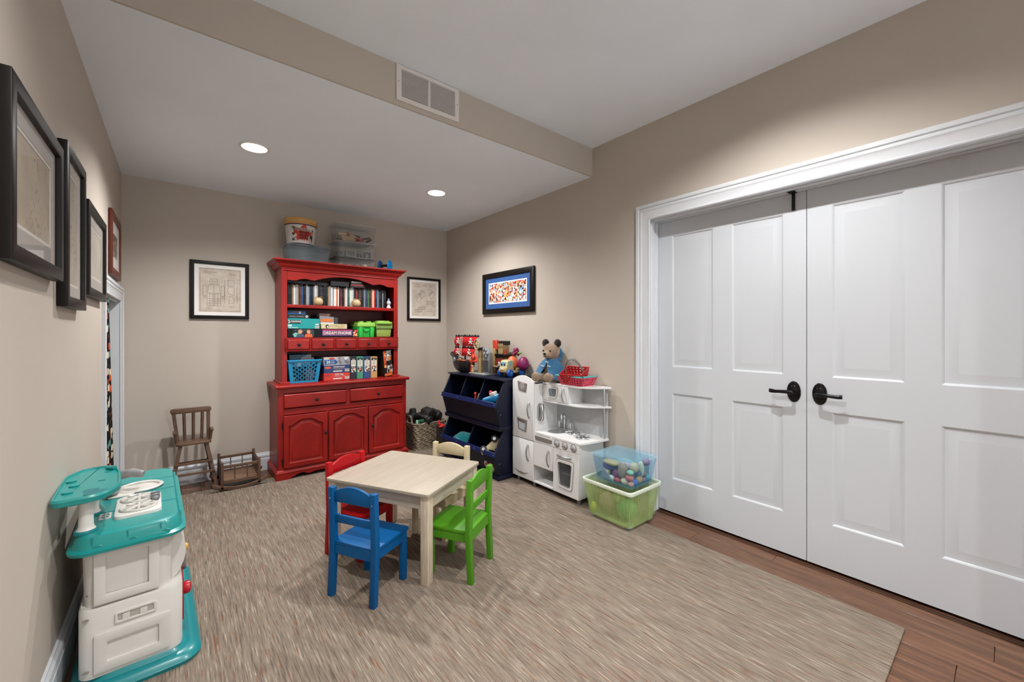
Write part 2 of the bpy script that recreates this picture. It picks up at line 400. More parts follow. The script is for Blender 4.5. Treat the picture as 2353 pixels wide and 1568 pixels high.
# walls
OPY0, OPY1, OPZ = -.205, 1.645, 2.08
mb = MB(); mb.box(XR, XR+.16, OPY1, YB+.15, 0, 2.9); mb.box(XR, XR+.16, REAR_Y-.15, OPY0, 0, 2.9); mb.box(XR, XR+.16, OPY0, OPY1, OPZ, 2.9)
struct(mb.build('wall_right', WALL))
struct(MB().box(XR+.16, XR+.3, OPY0-.3, OPY1+.3, -.01, 2.3).build('wall_hall', M('4a4038', .8)))
struct(MB().box(XL-1.1, XR, YB, YB+.15, 0, 2.9).build('wall_back', WALL))
DY0, DY1, DZ = 3.42, 4.27, 1.51   # low storage doorway in the left wall
mb = MB(); mb.box(XL-.12, XL, REAR_Y-.15, DY0-.01, 0, 2.9); mb.box(XL-.12, XL, DY1+.01, YB, 0, 2.9); mb.box(XL-.12, XL, DY0-.01, DY1+.01, DZ+.01, 2.9)
struct(mb.build('wall_left', WALL))
mb = MB(); mb.box(XL-.1, ADDED_WIN[0], REAR_Y-.15, REAR_Y, 0, 2.9); mb.box(ADDED_WIN[1], XR+.1, REAR_Y-.15, REAR_Y, 0, 2.9)
mb.box(ADDED_WIN[0], ADDED_WIN[1], REAR_Y-.15, REAR_Y, 0, ADDED_WIN[2]); mb.box(ADDED_WIN[0], ADDED_WIN[1], REAR_Y-.15, REAR_Y, ADDED_WIN[3], 2.9)
struct(mb.build('wall_rear', WALL))
wn = struct(MB().ring([(ADDED_WIN[0], ADDED_WIN[2]), (ADDED_WIN[1], ADDED_WIN[2]), (ADDED_WIN[1], ADDED_WIN[3]), (ADDED_WIN[0], ADDED_WIN[3])], [(ADDED_WIN[0]+.06, ADDED_WIN[2]+.06), (ADDED_WIN[1]-.06, ADDED_WIN[2]+.06), (ADDED_WIN[1]-.06, ADDED_WIN[3]-.06), (ADDED_WIN[0]+.06, ADDED_WIN[3]-.06)], 'y', REAR_Y-.12, REAR_Y+.01).build('added_window_1', TRIM))  # frame of the unseen window added to let in fill daylight
MB().box(1.955, 1.995, REAR_Y-.1, REAR_Y-.03, ADDED_WIN[2]+.06, ADDED_WIN[3]-.06).build('added_window_mullion', TRIM, wn)
struct(MB().box(XL-.1, XR+.1, REAR_Y-.1, YS+.05, ZC, ZC+.12).build('ceiling', CEIL))
so = struct(MB().box(XL-.1, XR+.1, YS+.012, YB+.1, ZS, ZC).build('soffit', CEIL))
MB().box(XL, XR, YS, YS+.012, ZS, ZC).build('soffit_face', WALL, so)
# closet behind the low doorway
mb = MB(); mb.box(XL-1.1, XL-.98, 3.2, YB, 0, 1.8); mb.box(XL-1.1, XL-.12, 3.2, 3.3, 0, 1.8); mb.box(XL-1.1, XL-.12, 3.2, YB, 1.7, 1.8)
struct(mb.build('wall_closet', M('8f8578', .8)))
# casings
PROF = [(0, 0), (0, .010), (.006, .013), (.013, .009), (.022, .011), (.05, .014), (.062, .021), (.072, .021), (.078, .016), (.084, .023), (.102, .024), (.106, .02), (.106, 0)]
def cas_right(u, v, h): return (XR-h, u, v)
jy0, jy1, jz = OPY0+.018, OPY1-.022, OPZ-.022
struct(casing('trim_1', cas_right, [((jy1-.015, 0), (1, 0)), ((jy1-.015, jz+.003), (1, 1)), ((jy0+.015, jz+.003), (-1, 1)), ((jy0+.015, 0), (-1, 0))], PROF, TRIM))
mb = MB(); mb.box(XR-.002, XR+.15, jy1, OPY1, 0, OPZ); mb.box(XR-.002, XR+.15, OPY0, jy0, 0, OPZ); mb.box(XR-.002, XR+.15, OPY0, OPY1, jz, OPZ)
mb.box(XR+.02, XR+.045, jy1-.009, jy1, 0, jz); mb.box(XR+.02, XR+.045, jy0, jy0+.009, 0, jz); mb.box(XR+.02, XR+.045, jy0, jy1, jz-.009, jz)
mb.box(XR+.085, XR+.116, jy1-.006, jy1, 0, jz); mb.box(XR+.085, XR+.116, jy0, jy1, jz-.005, jz)
struct(mb.build('trim_2', TRIM, None, .0015, 1))
struct(MB().box(XD-.030, XD-.008, jy0, jy1, 0, .005).build('trim_threshold', wood('2c1a10', '4a2d1c', 1), None, .002, 1))
def cas_left(u, v, h): return (XL+h*.85, u, v)
struct(casing('trim_3', cas_left, [((DY0, 0), (-1, 0)), ((DY0, DZ), (-1, 1)), ((DY1, DZ), (1, 1)), ((DY1, 0), (1, 0))], [(t*.98, h) for t, h in PROF], TRIM))
mb = MB(); mb.box(XL-.13, XL+.002, DY0-.01, DY0, 0, DZ+.01); mb.box(XL-.13, XL+.002, DY1, DY1+.01, 0, DZ+.01); mb.box(XL-.13, XL+.002, DY0, DY1, DZ, DZ+.01)
struct(mb.build('trim_4', TRIM))
# baseboards
BB = [(0, 0), (.016, 0), (.016, .105), (.013, .11), (.013, .122), (.016, .126), (.014, .14), (.007, .152), (.007, .158), (0, .163)]
struct(MB().prism([(YB-d, z) for d, z in BB], 'x', XL+.022, XR-.002).build('baseboard_back', TRIM, None, 0, 2, 20))
struct(MB().prism([(XR-d, z) for d, z in BB], 'y', OPY1+.09, YB).build('baseboard_right', TRIM, None, 0, 2, 20))
struct(MB().prism([(XL+d, z) for d, z in BB], 'y', REAR_Y, DY0-.11).build('baseboard_left', TRIM, None, 0, 2, 20))
# quarter round at the doors' foot is worn dark wood
# ------------------------------------------------------------------ double doors
def door(name, y0, y1, hinge, lab):
    d = MB(); z0, z1 = .018, 2.056; w = y1-y0
    pys = ((y0+.110, y0+.391), (y1-.391, y1-.110)); pzs = ((.25, .848), (1.033, 1.947))
    ys = [y0, pys[0][0], pys[0][1], pys[1][0], pys[1][1], y1]
    for a, b in ((ys[0], ys[1]), (ys[2], ys[3]), (ys[4], ys[5])): d.box(XD, XD+.035, a, b, z0, z1)
    for a, b in pys:
        for c, e in ((z0, .25), (.848, 1.033), (1.947, z1)): d.box(XD, XD+.035, a, b, c, e)
    o = struct(d.build(name, DOORW, None, 0, 2, 30, loc=(XD, (y0+y1)/2, 0)))
    for a, b in pys:
        for c, e in pzs:
            loops = []
            for ins, dep in ((0, 0), (.006, .003), (.010, .007), (.018, .0075), (.024, .0075), (.052, .002), (.054, .002)):
                loops.append([(XD+dep, a+ins, c+ins), (XD+dep, b-ins, c+ins), (XD+dep, b-ins, e-ins), (XD+dep, a+ins, e-ins)])
            p = MB(); n = 4; vs = [q for L in loops for q in L]; fs = [(j*4+i, j*4+(i+1) % 4, j*4+4+(i+1) % 4, j*4+4+i) for j in range(6) for i in range(4)]+[(24, 25, 26, 27)]
            p.add(vs, fs); p.box(XD+.02, XD+.03, a, b, c, e); p.build('panel', DOORW, o, 0, 2, 12)
    return o
d1 = door('door_1', .7245, 1.624, 1, ''); d2 = door('door_2', -.181, .7215, 0, '')
for o in (d1, d2):
    s = 1 if o == d1 else -1; yc = .7230+s*.060; zc = .941
    h = MB(); rot = Matrix.Translation((XD, yc, zc)) @ Matrix.Rotation(-PI/2, 4, 'Y')
    h.lathe([(.0, .0), (.033, .0), (.034, .003), (.031, .006), (.029, .005), (.026, .007), (.023, .006), (.018, .010), (.012, .013), (.0, .013)], m=rot, n=36, sx=1.72, sy=1.0)
    ros = h.build('rosette', BRONZE, o); ros['label'] = 'dark oval door rosette'
    L = MB(); L.cyl((XD-.010, yc, zc), (XD-.034, yc, zc), .011, .009, 18); L.ball((XD-.05, yc, zc), (.013, .012, .011))
    L.cyl((XD-.03, yc, zc), (XD-.05, yc, zc), .008, .009, 14)
    pts = [(XD-.052, yc-s*.006, zc), (XD-.054, yc+s*.02, zc+.001), (XD-.055, yc+s*.05, zc), (XD-.054, yc+s*.075, zc-.002), (XD-.052, yc+s*.095, zc-.001), (XD-.05, yc+s*.104, zc)]
    L.tube(pts, [.0095, .0105, .0095, .0095, .0115, .0105], 12)
    for q in (-1, 0, 1): L.tube([(XD-.052, yc+s*.09, zc+q*.004), (XD-.05, yc+s*.107, zc+q*.0085)], [.004, .0035], 8)
    lv = L.build('lever', BRONZE, o); lv['label'] = 'dark bronze lever handle'
b = MB(); b.box(XD-.009, XD-.001, .776, .792, 1.955, 2.05); b.box(XD-.05, XD-.001, .766, .802, 2.05, 2.0535); b.cyl((XD-.012, .784, 1.97), (XD-.008, .784, 1.97), .005)
bo = b.build('surface_bolt', BLACK, d1, .0012, 1); bo['label'] = 'black surface bolt at top of left door'
for zz in (.30, .27): pass
# ------------------------------------------------------------------ vent grille in the soffit face
v = thing('vent_grille', 'white louvred return air grille on the soffit face', 'vent', (1.12, YS, 2.537))
yv = YS-.008; vm = M('ddd8d3', .45, var=.03)
fr = MB(); fr.ring([(.921, 2.5375), (1.317, 2.5375), (1.317, 2.7345), (.921, 2.7345)], [(.951, 2.565), (1.289, 2.565), (1.289, 2.712), (.951, 2.712)], 'y', yv, YS); fr.box(1.112, 1.127, yv, YS, 2.565, 2.712)
fr.build('frame', vm, v, .002, 1)
MB().box(.951, 1.289, YS-.0015, YS-.0005, 2.565, 2.712).build('dark_backing', M('4a4642', .9), v)
me = None
for i in range(18):
    z = 2.5685+i*(.1435/18)
    for a, b_ in ((.951, 1.112), (1.127, 1.289)):
        MB().prism([(yv+.001, z-.0006), (yv+.001, z+.0040), (YS-.001, z+.0062), (YS-.001, z+.0030)], 'x', a, b_).build('slat', vm, v)
for xx in (.934, 1.304): MB().ball((xx, yv, 2.64), (.004, .002, .004), 8).build('screw', SILVER, v)
# ------------------------------------------------------------------ recessed lights
def downlight(x, y, z, lab, pw):
    t = thing('recessed_light', lab, 'light', (x, y, z), group='recessed ceiling lights')
    m = MB(); n = 40; m.lathe([(.072, 0), (.074, -.004), (.088, -.005), (.094, -.001), (.094, 0)], (x, y, z), n)
    m.build('trim_ring', M('e4e4e2', .5, var=.01), t)
    d = MB(); d.lathe([(.0, -.0035), (.0735, -.0035)], (x, y, z), n); d.build('diffuser', LAMPW, t)
    sp = bpy.data.lights.new('lamp', 'SPOT'); sp.energy = pw; sp.spot_size = math.radians(146); sp.spot_blend = .75; sp.shadow_soft_size = .032; sp.color = (1, .98, .96)
    so_ = bpy.data.objects.new('lamp', sp); COL.objects.link(so_); so_.parent = t; so_.location = (0, 0, -.012)
downlight(.403, 3.222, ZS, 'round recessed ceiling light in soffit above the high chair side', SPOT_W)
downlight(1.783, 3.241, ZS, 'round recessed ceiling light in soffit nearer the white double doors', SPOT_W)
for x, y, lab in ((.403, .75, 'recessed light in the main ceiling over the left wall pictures'), (1.783, .75, 'recessed light in the main ceiling before the double doors'), (.403, -1.75, 'recessed light at the rear of the room by the left wall'), (1.783, -1.75, 'recessed light at the rear of the room by the window')):
    downlight(x, y, ZC, lab, SPOT_W)
# ------------------------------------------------------------------ framed pictures
def frame_pts(face, base, a0, a1, z0, z1):
    pass
def picture(name, lab, face, base, a0, a1, z0, z1, fw, depth, fmat, mmat, mw, pmat, liner=None, glass=True, cat='picture'):
    # face '-y': base = wall y, a = x ; '-x': wall x, a = y ; '+x': wall x, a = y
    sgn = {'-y': -1, '-x': -1, '+x': 1}[face]; ax = 'y' if face == '-y' else 'x'
    c = (a0+a1)/2; loc = (c, base, z0) if ax == 'y' else (base, c, z0)
    t = thing(name, lab, cat, loc)
    R_ = lambda i: [(a0+i, z0+i), (a1-i, z0+i), (a1-i, z1-i), (a0+i, z1-i)]
    f = MB(); f.ring(R_(0), R_(fw), ax, base+sgn*.002, base+sgn*depth); f.build('frame', fmat, t, min(.003, fw*.2), 2)
    def sheet(nm, i, d, m):
        s = MB(); L = R_(i); q = base+sgn*d; s.add([(p[0], q, p[1]) if ax == 'y' else (q, p[0], p[1]) for p in L], [(0, 1, 2, 3)]); return s.build(nm, m, t, smooth=0)
    k = MB(); k.ring(R_(fw-.002), R_(fw+mw), ax, base+sgn*.004, base+sgn*(depth*.55)); k.build('mat_board', mmat, t)
    if liner:
        k = MB(); k.ring(R_(fw+mw-.001), R_(fw+mw+liner[0]), ax, base+sgn*.004, base+sgn*(depth*.52)); k.build('inner_mat', liner[1], t)
    pr = sheet('print', fw+mw-.001, depth*.48, pmat)
    if glass: sheet('glass', fw-.001, depth*.75, pane_mat())
    return t, R_, base+sgn*depth*.5
INK = M('3a332c', .8, var=.1)
def ink_lines(t, ax, q, segs, w=.0016):
    m = MB()
    for (a, z), (b, y) in segs:
        d = Vector((b-a, y-z)); n = Vector((-d.y, d.x)).normalized()*w/2
        P = [(a+n.x, z+n.y), (b+n.x, y+n.y), (b-n.x, y-n.y), (a-n.x, z-n.y)]
        m.add([(p[0], q, p[1]) if ax == 'y' else (q, p[0], p[1]) for p in P], [(0, 1, 2, 3)])
    o = m.build('line_drawing', INK, t, smooth=0); o['kind'] = 'stuff'; return o
def poly(pts, closed=True): return [(pts[i], pts[(i+1) % len(pts)]) for i in range(len(pts) if closed else len(pts)-1)]
def circ(x, y, r, n=10): return poly(ellipse(x, y, r, r, n))
MATW = M('efedea', .7, var=.02); BLKF = M('161312', .42, 0, .22, var=.15); PAPER = paper('dbd3c8', 'bcae9d')
# patent-style sheet left of the hutch
t, R_, q = picture('framed_print', 'square black framed line drawing of a blocky toy figure left of red hutch', '-y', YB, .084, .507, 1.391, 1.89, .030, .022, BLKF, MATW, .030, PAPER)
q = YB-.0115; X = lambda u: .144+u*.303; Zz = lambda v: 1.451+v*.379
S = []
def rc(u0, u1, v0, v1): return poly([(X(u0), Zz(v0)), (X(u1), Zz(v0)), (X(u1), Zz(v1)), (X(u0), Zz(v1))])
S += rc(.26, .43, .64, .75)+circ(X(.31), Zz(.70), .006)+circ(X(.38), Zz(.70), .006)+poly([(X(.22), Zz(.62)), (X(.47), Zz(.62)), (X(.5), Zz(.43)), (X(.19), Zz(.43))])+rc(.19, .5, .14, .41)
for u in (.25, .32, .345, .37, .44): S.append(((X(u), Zz(.14)), (X(u), Zz(.41))))
for vv in (.2, .25, .3): S.append(((X(.19), Zz(vv)), (X(.5), Zz(vv))))
for s in (-1, 1): S += rc(.345+s*.21-.035, .345+s*.21+.035, .36, .60)+rc(.345+s*.21-.03, .345+s*.21+.03, .31, .35)
S += [((X(.345), Zz(.43)), (X(.345), Zz(.62)))]+rc(.68, .83, .62, .75)+poly([(X(.7), Zz(.6)), (X(.84), Zz(.58)), (X(.82), Zz(.4)), (X(.7), Zz(.42)), (X(.67), Zz(.52))])+poly([(X(.72), Zz(.38)), (X(.8), Zz(.36)), (X(.84), Zz(.22)), (X(.7), Zz(.2))])
S += [((X(.6), Zz(.2)), (X(.6), Zz(.75))), ((X(.9), Zz(.2)), (X(.9), Zz(.72))), ((X(.12), Zz(.92)), (X(.44), Zz(.91))), ((X(.12), Zz(.89)), (X(.28), Zz(.885))), ((X(.7), Zz(.9)), (X(.88), Zz(.895))), ((X(.7), Zz(.87)), (X(.88), Zz(.865))), ((X(.16), Zz(.09)), (X(.28), Zz(.09))), ((X(.16), Zz(.06)), (X(.5), Zz(.055))), ((X(.68), Zz(.12)), (X(.86), Zz(.12)))]
S += rc(.03, .97, .02, .98)
ink_lines(t, 'y', q, S)
t, R_, q = picture('framed_print', 'tall black framed line drawing of toy bricks between hutch and corner', '-y', YB, 2.04, 2.468, 1.411, 1.914, .027, .022, BLKF, MATW, .028, PAPER)
q = YB-.0115; X = lambda u: 2.095+u*.318; Zz = lambda v: 1.466+v*.393; S = []
def brick(u, v, a, b, n):
    r = []; k = .3
    r += poly([(X(u), Zz(v)), (X(u+a), Zz(v+a*.75)), (X(u+a+.04), Zz(v+a*.75-.1)), (X(u+.04), Zz(v-.12))]) + poly([(X(u), Zz(v)), (X(u-b), Zz(v+b*.5)), (X(u-b+a), Zz(v+b*.5+a*.75)), (X(u+a), Zz(v+a*.75))])
    for i in range(n): r += circ(X(u+a*(i+.5)/n-b*.4), Zz(v+a*.75*(i+.5)/n+b*.2+.01), .007, 8)
    return r
S += brick(.2, .5, .16, .1, 2)+brick(.34, .62, .16, .08, 3)+brick(.72, .62, .16, .06, 3)+rc(.6, .88, .36, .46)+circ(X(.66), Zz(.41), .012)+circ(X(.74), Zz(.41), .012)+circ(X(.82), Zz(.41), .012)
S += rc(.12, .4, .12, .2)+rc(.26, .54, .2, .27)
for u in (.16, .2, .24, .28, .33, .37): S.append(((X(u), Zz(.12)), (X(u), Zz(.2)))); S.append(((X(u+.14), Zz(.2)), (X(u+.14), Zz(.27))))
S += [((X(a), Zz(b)), (X(c), Zz(b-.005))) for a, c, b in ((.16, .3, .93), (.42, .64, .92), (.72, .85, .91), (.16, .34, .87), (.44, .62, .89), (.62, .9, .2), (.62, .9, .14), (.1, .22, .73), (.64, .74, .8))]
ink_lines(t, 'y', q, S, .002)
CROWD = mosaic(3, 62, ((0, 'e8ded2'), (.16, 'c9b79c'), (.28, '7fb2d8'), (.38, 'd8542c'), (.5, 'efe6dc'), (.6, '2a2526'), (.7, 'e2953f'), (.78, 'b93227'), (.86, '8f6a4c'), (.93, 'd9dde2')), 'cdd3d6', .55)
picture('framed_print', 'black framed colourful crowded print with blue mat on right wall', '-x', XR, 2.795, 3.61, 1.467, 1.89, .052, .024, BLKF, M('2f5b99', .7, var=.05), .05, CROWD, (.012, MATW))
# pictures on the left wall
MATG = M('a8a29d', .7, var=.03)
LN = (.010, M('d3cfc9', .7, var=.02))
picture('framed_print', 'large black framed sepia sketch nearest the camera on left wall', '+x', XL, 1.507, 2.084, 1.446, 1.905, .042, .032, BLKF, MATG, .055, sketchy('b3a694', '84776a', 1.0), LN)
picture('framed_print', 'tall narrow black framed sketch, second on the left wall', '+x', XL, 2.166, 2.56, 1.366, 1.97, .04, .03, BLKF, MATG, .045, sketchy('b2a999', '6f665e', 4.0), LN)
picture('framed_print', 'black framed pale sketch, third on the left wall', '+x', XL, 2.66, 3.25, 1.443, 1.88, .04, .028, BLKF, MATG, .055, sketchy('bdb6a9', '8f877c', 9.0), LN)
picture('framed_print', 'small red-brown wooden framed picture above the low doorway', '+x', XL, 3.6, 4.14, 1.645, 2.06, .05, .02, wood('3c150a', '632610', 2, .4), MATW, .08, mosaic(11, 40, ((0, '2c2a28'), (.3, '8b8178'), (.55, 'c9542c'), (.65, '4a4642'), (.85, 'd8d0c4')), '8a827a', .6))
# ------------------------------------------------------------------ curtain in the low doorway
t = NT('curtain_print'); vv = t.coord('Object'); vo = t.n('ShaderNodeTexVoronoi'); vo.inputs['Scale'].default_value = 17; vo.inputs['Randomness'].default_value = .6; t.l(vv, vo.inputs['Vector'])
sp = t.n('ShaderNodeSeparateColor'); t.l(vo.outputs['Color'], sp.inputs[0])
cc = t.ramp(sp.outputs[0], [(0, 'c9542f'), (.2, 'd8cdb4'), (.4, '5e8f88'), (.6, 'b06a3c'), (.8, '9aa58c')], 'CONSTANT')
cc = t.mixc(t.ramp(vo.outputs['Distance'], [(.38, 'ffffff'), (.44, '000000')]), '1b1a1c', cc)
v2 = t.n('ShaderNodeTexVoronoi'); v2.inputs['Scale'].default_value = 60; t.l(vv, v2.inputs['Vector'])
cc = t.mixc(t.ramp(v2.outputs['Distance'], [(.16, '909090'), (.22, '000000')]), cc, 'd9d2c6')
CURT = t.done(t.bsdf(cc, .9, 0, .1))
mb = MB(); N = 70; rows = []
for j in range(13):
    z = 1.5-j*(1.5-.03)/12; s = j/12; L = []
    for i in range(N+1):
        u = i/N; y = DY0+.004+u*((DY1-DY0-.03)*(.37+.47*s)); L.append((XL-.016+.008*math.sin(u*34+.6*s)+.002*math.sin(u*71), y, z))
    rows.append(L)
vs = [p for L in rows for p in L]; fs = [(j*(N+1)+i, j*(N+1)+i+1, (j+1)*(N+1)+i+1, (j+1)*(N+1)+i) for j in range(12) for i in range(N)]
mb.add(vs, fs)
cur = thing('curtain', 'dark owl-patterned curtain hanging in the low doorway', 'curtain', (XL-.016, DY0, 0))
mb.build('cloth', CURT, cur, smooth=60)
MB().cyl((XL-.016, DY0+.002, 1.502), (XL-.016, DY1-.002, 1.502), .005).build('rod', WHITE, cur)
# ------------------------------------------------------------------ rug
rg = MB().box(-.28, 2.408, .296, 4.093, .0, .010).build('area_rug', rug_mat(), None, .003, 2, loc=(1.06, 2.2, 0))
tag(rg, 'large beige striated area rug with rust flecks under the play table', 'rug')

# ================================================================== play table and chairs
ZR = .010
PALEW = wood('9e9180', 'bbb0a0', 1, .5, .8); PALET = wood('a09585', 'b0a697', 0, .5, .5)
tb = thing('play_table', 'pale wood square kids table surrounded by four coloured chairs', 'table', (1.045, 2.252, ZR), math.radians(29.2), local=True)
HX, HYT = .286, .333
top = MB(); top.prism(rrect(-HX, HX, -HYT, HYT, .018, 5), 'z', .444, .461); top.build('tabletop', PALET, tb, .003, 2)
LG = MB().box(-.024, .024, -.022, .022, 0, .444).mesh('leg', .0025, 2)
for sx in (-1, 1):
    for sy in (-1, 1):
        o = link(LG, 'leg', wood('b09c84', 'd8cbb8', 2, .5, 1.3), tb); o.location = (sx*(HX-.036), sy*(HYT-.034), 0)
for s in (-1, 1):
    MB().box(-HX+.06, HX-.06, s*(HYT-.03)-.009, s*(HYT-.03)+.009, .372, .444).build('apron', wood('ab9d8b', 'cabfae', 0, .5), tb, .001, 1)
    MB().box(s*(HX-.033)-.009, s*(HX-.033)+.009, -HYT+.056, HYT-.056, .372, .444).build('apron', PALEW, tb, .001, 1)
def make_chair(lab, mat, loc, ang):
    c = thing('kids_chair', lab, 'chair', loc, ang, 'chairs around the play table', local=True)
    st = MB(); st.prism([(-.118, -.106), (-.118, .106), (-.098, .106), (-.098, .131), (.138, .131), (.138, -.131), (-.098, -.131), (-.098, -.106)], 'z', .246, .262)
    for k in (-.044, .044): pass
    st.build('seat', mat, c, .003, 2)
    for s in (-1, 1):
        pts = [(-.136, 0), (-.108, 0), (-.094, .25), (-.104, .52), (-.132, .52), (-.124, .25)]
        MB().prism(pts, 'y', s*.125-.0155, s*.125+.0155).build('leg', mat, c, .003, 2)
        MB().box(.098, .128, s*.113-.015, s*.113+.015, 0, .246).build('leg', mat, c, .003, 2)
        MB().box(-.095, .1, s*.118-.007, s*.118+.007, .2, .246).build('apron', mat, c, .0015, 1)
        b = MB(); b.ball((-.134, s*.125, .47), (.002, .004, .004), 8); b.build('bolt', SILVER, c)
    MB().box(.108, .124, -.1, .1, .2, .246).build('apron', mat, c, .0015, 1); MB().box(-.118, -.102, -.11, .11, .2, .246).build('apron', mat, c, .0015, 1)
    N = 18; arc = [(-.1095+.219*i/N, .498+.032*math.sin(PI*i/N)**.8) for i in range(N+1)]
    MB().prism([(-.1095, .45), (.1095, .45)][::1]+arc[::-1], 'x', -.121, -.106).build('top_rail', mat, c, .003, 2)
    MB().box(-.116, -.103, -.11, .11, .35, .388).build('back_slat', mat, c, .003, 2)
    return c
def chair_at(lab, mat, p, q):
    # p, q: outer post tops as seen, left to right when looking at the chair's back from behind
    p = Vector(p); q = Vector(q); d = (q-p).normalized(); f = Vector((-d.y, d.x)); c = (p+q)/2+f*.118
    return make_chair(lab, mat, (c.x, c.y, ZR), math.atan2(f.y, f.x))
chair_at('small blue painted wooden chair with arched top rail', M('00528c', .42, 0, .25, var=.06), (.585, 2.072), (.697, 1.868))
chair_at('small red painted wooden chair with arched top rail', M('ad0d16', .42, 0, .25, var=.06), (.896, 2.590), (.674, 2.480))
chair_at('small lime green painted wooden chair with arched top rail', M('4e8e1e', .42, 0, .25, var=.06), (1.152, 1.736), (1.345, 1.853))
chair_at('small cream painted wooden chair with arched top rail', M('c9bb98', .4, var=.06, coat=.1), (1.471, 2.268), (1.367, 2.492))

# ================================================================== red hutch
hu = thing('hutch', 'tall red painted hutch cabinet against the back wall', 'hutch', (1.248, 4.17, 0))
YF = 3.965; BX0, BX1 = .668, 1.829; YW = YB-.02
bs = MB()
for a, b_ in ((BX0, .712), (1.787, BX1)): bs.box(a, b_, YF, YF+.02, .066, .788)
for a, b_ in ((.066, .105), (.56, .612), (.745, .788)): bs.box(.712, 1.787, YF, YF+.02, a, b_)
for a, b_ in ((1.056, 1.078), (1.427, 1.441)): bs.box(a, b_, YF, YF+.02, .105, .56)
bs.box(1.228, 1.267, YF, YF+.02, .612, .745); bs.box(BX0, BX0+.02, YF+.02, YW, .0105, .788); bs.box(BX1-.02, BX1, YF+.02, YW, .0105, .788)
bs.box(BX0+.02, BX1-.02, YW-.01, YW, .08, .788); bs.box(BX0+.02, BX1-.02, YF+.02, YW-.01, .08, .1); bs.box(BX0+.02, BX1-.02, YF+.02, YW-.01, .56, .575)
bs.build('base_cabinet', RED, hu, .0015, 1)
# plinth with scalloped apron
def scallop(x0, x1, z0, z1, n=60):
    out = [(x0, z1), (x0, z0), (x0+.10, z0)]
    for i in range(n+1):
        u = i/n; x = x0+.10+u*(x1-x0-.20); a = abs(u-.5)*2
        h = .030*(1-max(0, min(1, (a-.86)/.14)))
        h += .012*math.sin(min(1, max(0, (1-a)/.14-1)/1.6)*PI) if a > .6 else 0
        h -= .020*math.exp(-((a-.70)/.07)**2)*1
        out.append((x, z0+max(0, h)))
    return out+[(x1-.10, z0), (x1, z0), (x1, z1)]
MB().prism(scallop(.650, 1.847, .0105, .068), 'y', 3.948, YF).build('plinth_apron', RED, hu, .002, 1)
for a, b_ in ((.650, BX0), (BX1, 1.847)): MB().box(a, b_, YF, YW, .0105, .068).build('plinth_side', RED, hu, .002, 1)
pm_ = MB(); PP = [(0, .066), (-.020, .066), (-.020, .072), (-.013, .077), (-.013, .082), (-.004, .092), (0, .092)]
pm_.loft([[(BX0+t, YW, z) for t, z in PP], [(BX0+t, YF+t, z) for t, z in PP], [(BX1-t, YF+t, z) for t, z in PP], [(BX1-t, YW, z) for t, z in PP]]); pm_.build('plinth_moulding', RED, hu, 0, 2, 25)
MB().prism([(3.934, .797), (3.938, .79), (3.95, .788), (YW, .788), (YW, .818), (3.95, .818), (3.938, .816), (3.934, .809)], 'x', .645, 1.852).build('worktop', RED, hu, .004, 3)
KN = M('1a1c1a', .3, .3, var=.1)
def knob(x, y, z, parent, r=.014):
    k = MB(); k.lathe([(.0, .0), (.006, .0), (.005, .010), (.008, .013), (r, .017), (r*.93, .023), (r*.5, .026), (0, .0265)], n=18, m=Matrix.Translation((x, y, z)) @ Matrix.Rotation(PI/2, 4, 'X'))
    return k.build('knob', KN, parent)
def drawer(x0, x1, z0, z1, y, nm='drawer'):
    d = MB(); d.loft([[(x0+i, y-dd, z0+i), (x1-i, y-dd, z0+i), (x1-i, y-dd, z1-i), (x0+i, y-dd, z1-i)] for i, dd in ((0, 0), (0, .009), (.008, .016), (.010, .016))])
    o = d.build(nm, RED, hu, .001, 1); knob((x0+x1)/2, y-.015, (z0+z1)/2-.003, o); return o
drawer(.709, 1.231, .619, .738, YF); drawer(1.264, 1.79, .619, .738, YF)
def arch(x0, x1, zs, zp, z0, n=22, sh=.16):
    pts = []
    for i in range(n+1):
        u = i/n; a = abs(u-.5)*2
        k = 0 if a > 1-sh*.2 else .5-.5*math.cos(PI*min(1, (1-a)/.78))
        pts.append((x0+(x1-x0)*u, zs+(zp-zs)*k))
    return [(x0, z0)]+pts+[(x1, z0)]
for k, (x0, x1) in enumerate(((.707, 1.059), (1.074, 1.429), (1.439, 1.792))):
    z0, z1 = .108, .555; a0, a1 = x0+.041, x1-.037
    def ring_at(i): return arch(a0+i, a1-i, .465-i, .513-i, .143+i)
    inn = ring_at(0); N = len(inn)
    # outer boundary sampled to match the arch outline point for point
    out = [(x0, z0)]+[(x0 if i == 0 else (x1 if i == N-3 else x0+(x1-x0)*i/(N-3)), z1) for i in range(N-2)]+[(x1, z0)]
    d = MB(); d.ring(out, inn, 'y', YF, YF-.019)
    o = d.build('door', RED, hu, .0022, 1)
    L = []
    for i, dd in ((0, .019), (.006, .009), (.012, .006), (.018, .006), (.034, .014), (.036, .014)): L.append([(x_, YF-dd, z_) for x_, z_ in ring_at(i)])
    pn = MB(); pn.loft(L, False); n0 = len(pn.v); nn = len(L[-1]); pn.f.append(tuple(range(n0-nn, n0))); pn.build('panel', RED, o, 0, 2, 28)
    if k != 1: knob(x1-.014 if k == 0 else x0+.031, YF-.018, .37, o)
    if k == 0:
        for zz in (.16, .47): MB().cyl((x0-.006, YF-.012, zz-.03), (x0-.006, YF-.012, zz+.03), .005).build('hinge', KN, o)
